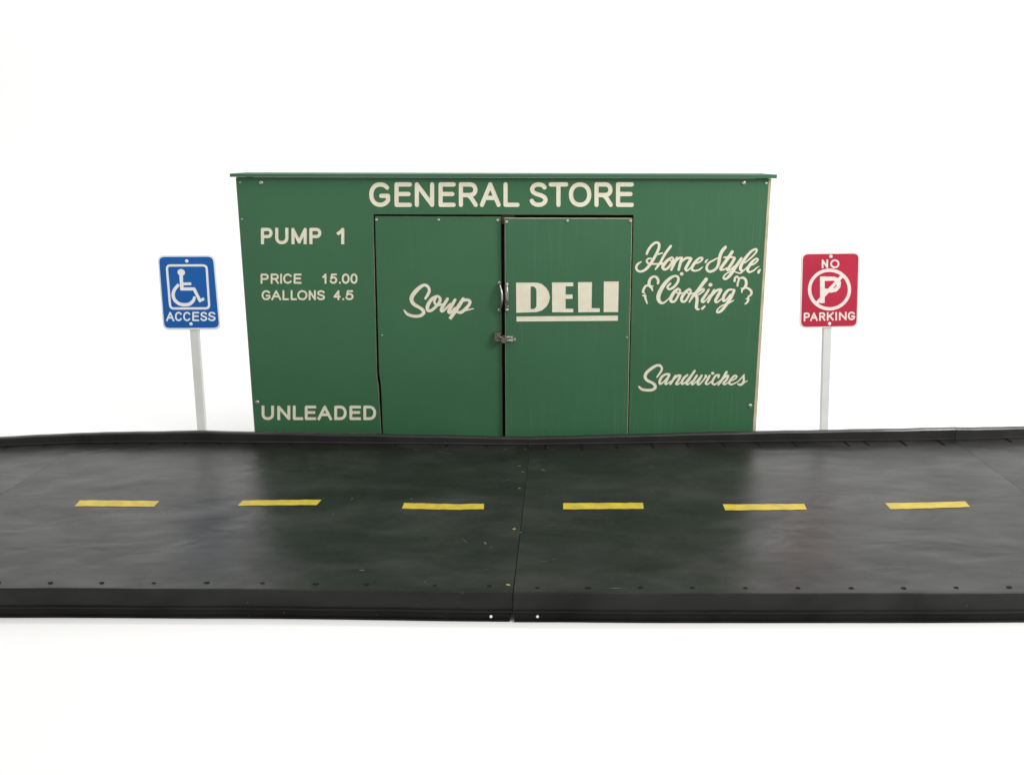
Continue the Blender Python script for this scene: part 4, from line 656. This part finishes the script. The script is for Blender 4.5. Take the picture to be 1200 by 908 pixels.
def sign(label, S_, words, face_mat, plate_mat, group=None):
    YS = .06
    (x0, z0), (x1, _), (x2, z2), (x3, _) = S_['post']
    t = (0 - z0) / (z2 - z0)
    bx0, bx1 = x0 + t * (x2 - x0), x1 + t * (x3 - x1)
    root = thing('parking_sign', label, 'sign', ((bx0 + bx1) / 2, YS + .025, 0))
    t2 = (S_['plate'][0][1] - .02 - z0) / (z2 - z0)
    tx0, tx1 = x0 + t2 * (x2 - x0), x1 + t2 * (x3 - x1); zt = S_['plate'][0][1] - .02
    mb = MB(); w = .026
    mb.hexa([(bx0, YS + .004, 0), (bx1, YS + .004, 0), (bx1, YS + .004 + w, 0), (bx0, YS + .004 + w, 0), (tx0, YS + .004, zt), (tx1, YS + .004, zt), (tx1, YS + .004 + w, zt), (tx0, YS + .004 + w, zt)])
    mb.build('post', M['post'], root, bevel=.002)
    pl = routed_sheet('sign_plate', root, rounded(S_['plate'], .030), YS, .0036, [], (plate_mat, plate_mat), chamfer=.001)
    routed_sheet('sign_face', pl, rounded(S_['face'], .025), YS - .0012, .0011, words, (face_mat, face_mat), depth=.0009, chamfer=.0004, letter_mat=plate_mat)
    for x, z in S_['bolts']: place('bolt', SC_BOLT, pl, (x, YS - .0012, z))
    return root
SC_BOLT = screw_mesh('sign_bolt', .0075, .004, (M['white'], M['zinc']), .0025)
sign('blue sign with white wheelchair symbol over ACCESS, on a pale grey post', S1,
     [('word ACCESS', contours(STROKES['s1_text'], res=.4)), ('*white wheelchair symbol', contours(STROKES['s1_symbol'], res=.5)), ('*white rounded frame line', contours(STROKES['s1_frame'], res=.5))], M['blue'], M['white'])
sign('red sign reading NO PARKING with a struck-out P, on a pale grey post', S2,
     [('word NO', contours(STROKES['s2_no'], res=.4)), ('word PARKING', contours(STROKES['s2_parking'], res=.4)), ('*letter P in a slashed circle', contours(STROKES['s2_symbol'], res=.5))], M['red'], M['pink'])

# ------------------------------------------------------------------ white studio sweep
mb = MB()
prof = [(-9, 0)] + [(3.6 + 2.2 * math.sin(a), 2.2 - 2.2 * math.cos(a)) for a in [k * math.pi / 2 / 16 for k in range(17)]] + [(5.8, 7.0)]
for y, z in prof: mb.v += [(-13, y, z), (13, y, z)]
for i in range(len(prof) - 1): mb.f.append((2 * i, 2 * i + 1, 2 * i + 3, 2 * i + 2)); mb.m.append(0)
bd = mb.build('backdrop', M['backdrop'], smooth=True)
bd['kind'] = 'structure'

# ------------------------------------------------------------------ light
def area(name, loc, target, sx, sy, power, colr=(1, 1, 1)):
    l = bpy.data.lights.new(name, 'AREA'); l.shape = 'RECTANGLE'; l.size = sx; l.size_y = sy; l.energy = power; l.color = colr
    o = link(bpy.data.objects.new(name, l)); o.location = loc
    o.rotation_euler = (Vector(target) - Vector(loc)).to_track_quat('-Z', 'Y').to_euler(); return o
area('key_softbox', (5.2, -3.6, 3.9), (0, -.1, .5), 1.8, 1.6, KEY, (1, .985, .96))
area('overhead_softbox', (0, -1.5, 6.2), (0, -1.0, 0), 7, 5, OVER, (1, .995, .985))
area('backdrop_softbox', (0, 1.6, 6.4), (0, 6.0, 1.4), 18, 1.2, BACK, (1, 1, .995))
w = bpy.data.worlds.new('World'); scn.world = w; w.use_nodes = True
bg = w.node_tree.nodes['Background']; bg.inputs[0].default_value = (1, .998, .99, 1); bg.inputs[1].default_value = WORLD

# ------------------------------------------------------------------ camera
cam = bpy.data.cameras.new('Camera'); co = link(bpy.data.objects.new('Camera', cam))
co.location = (CX, CY, CZ); co.rotation_euler = (math.radians(90 - 14.5), 0, 0)
cam.sensor_width = 36; cam.lens = 1069 / 1200 * 36; cam.clip_end = 200; cam.clip_start = .05
scn.camera = co
scn.view_settings.view_transform = 'Standard'; scn.view_settings.look = 'None'; scn.view_settings.exposure = 0
scn.render.resolution_x, scn.render.resolution_y = 1024, 774
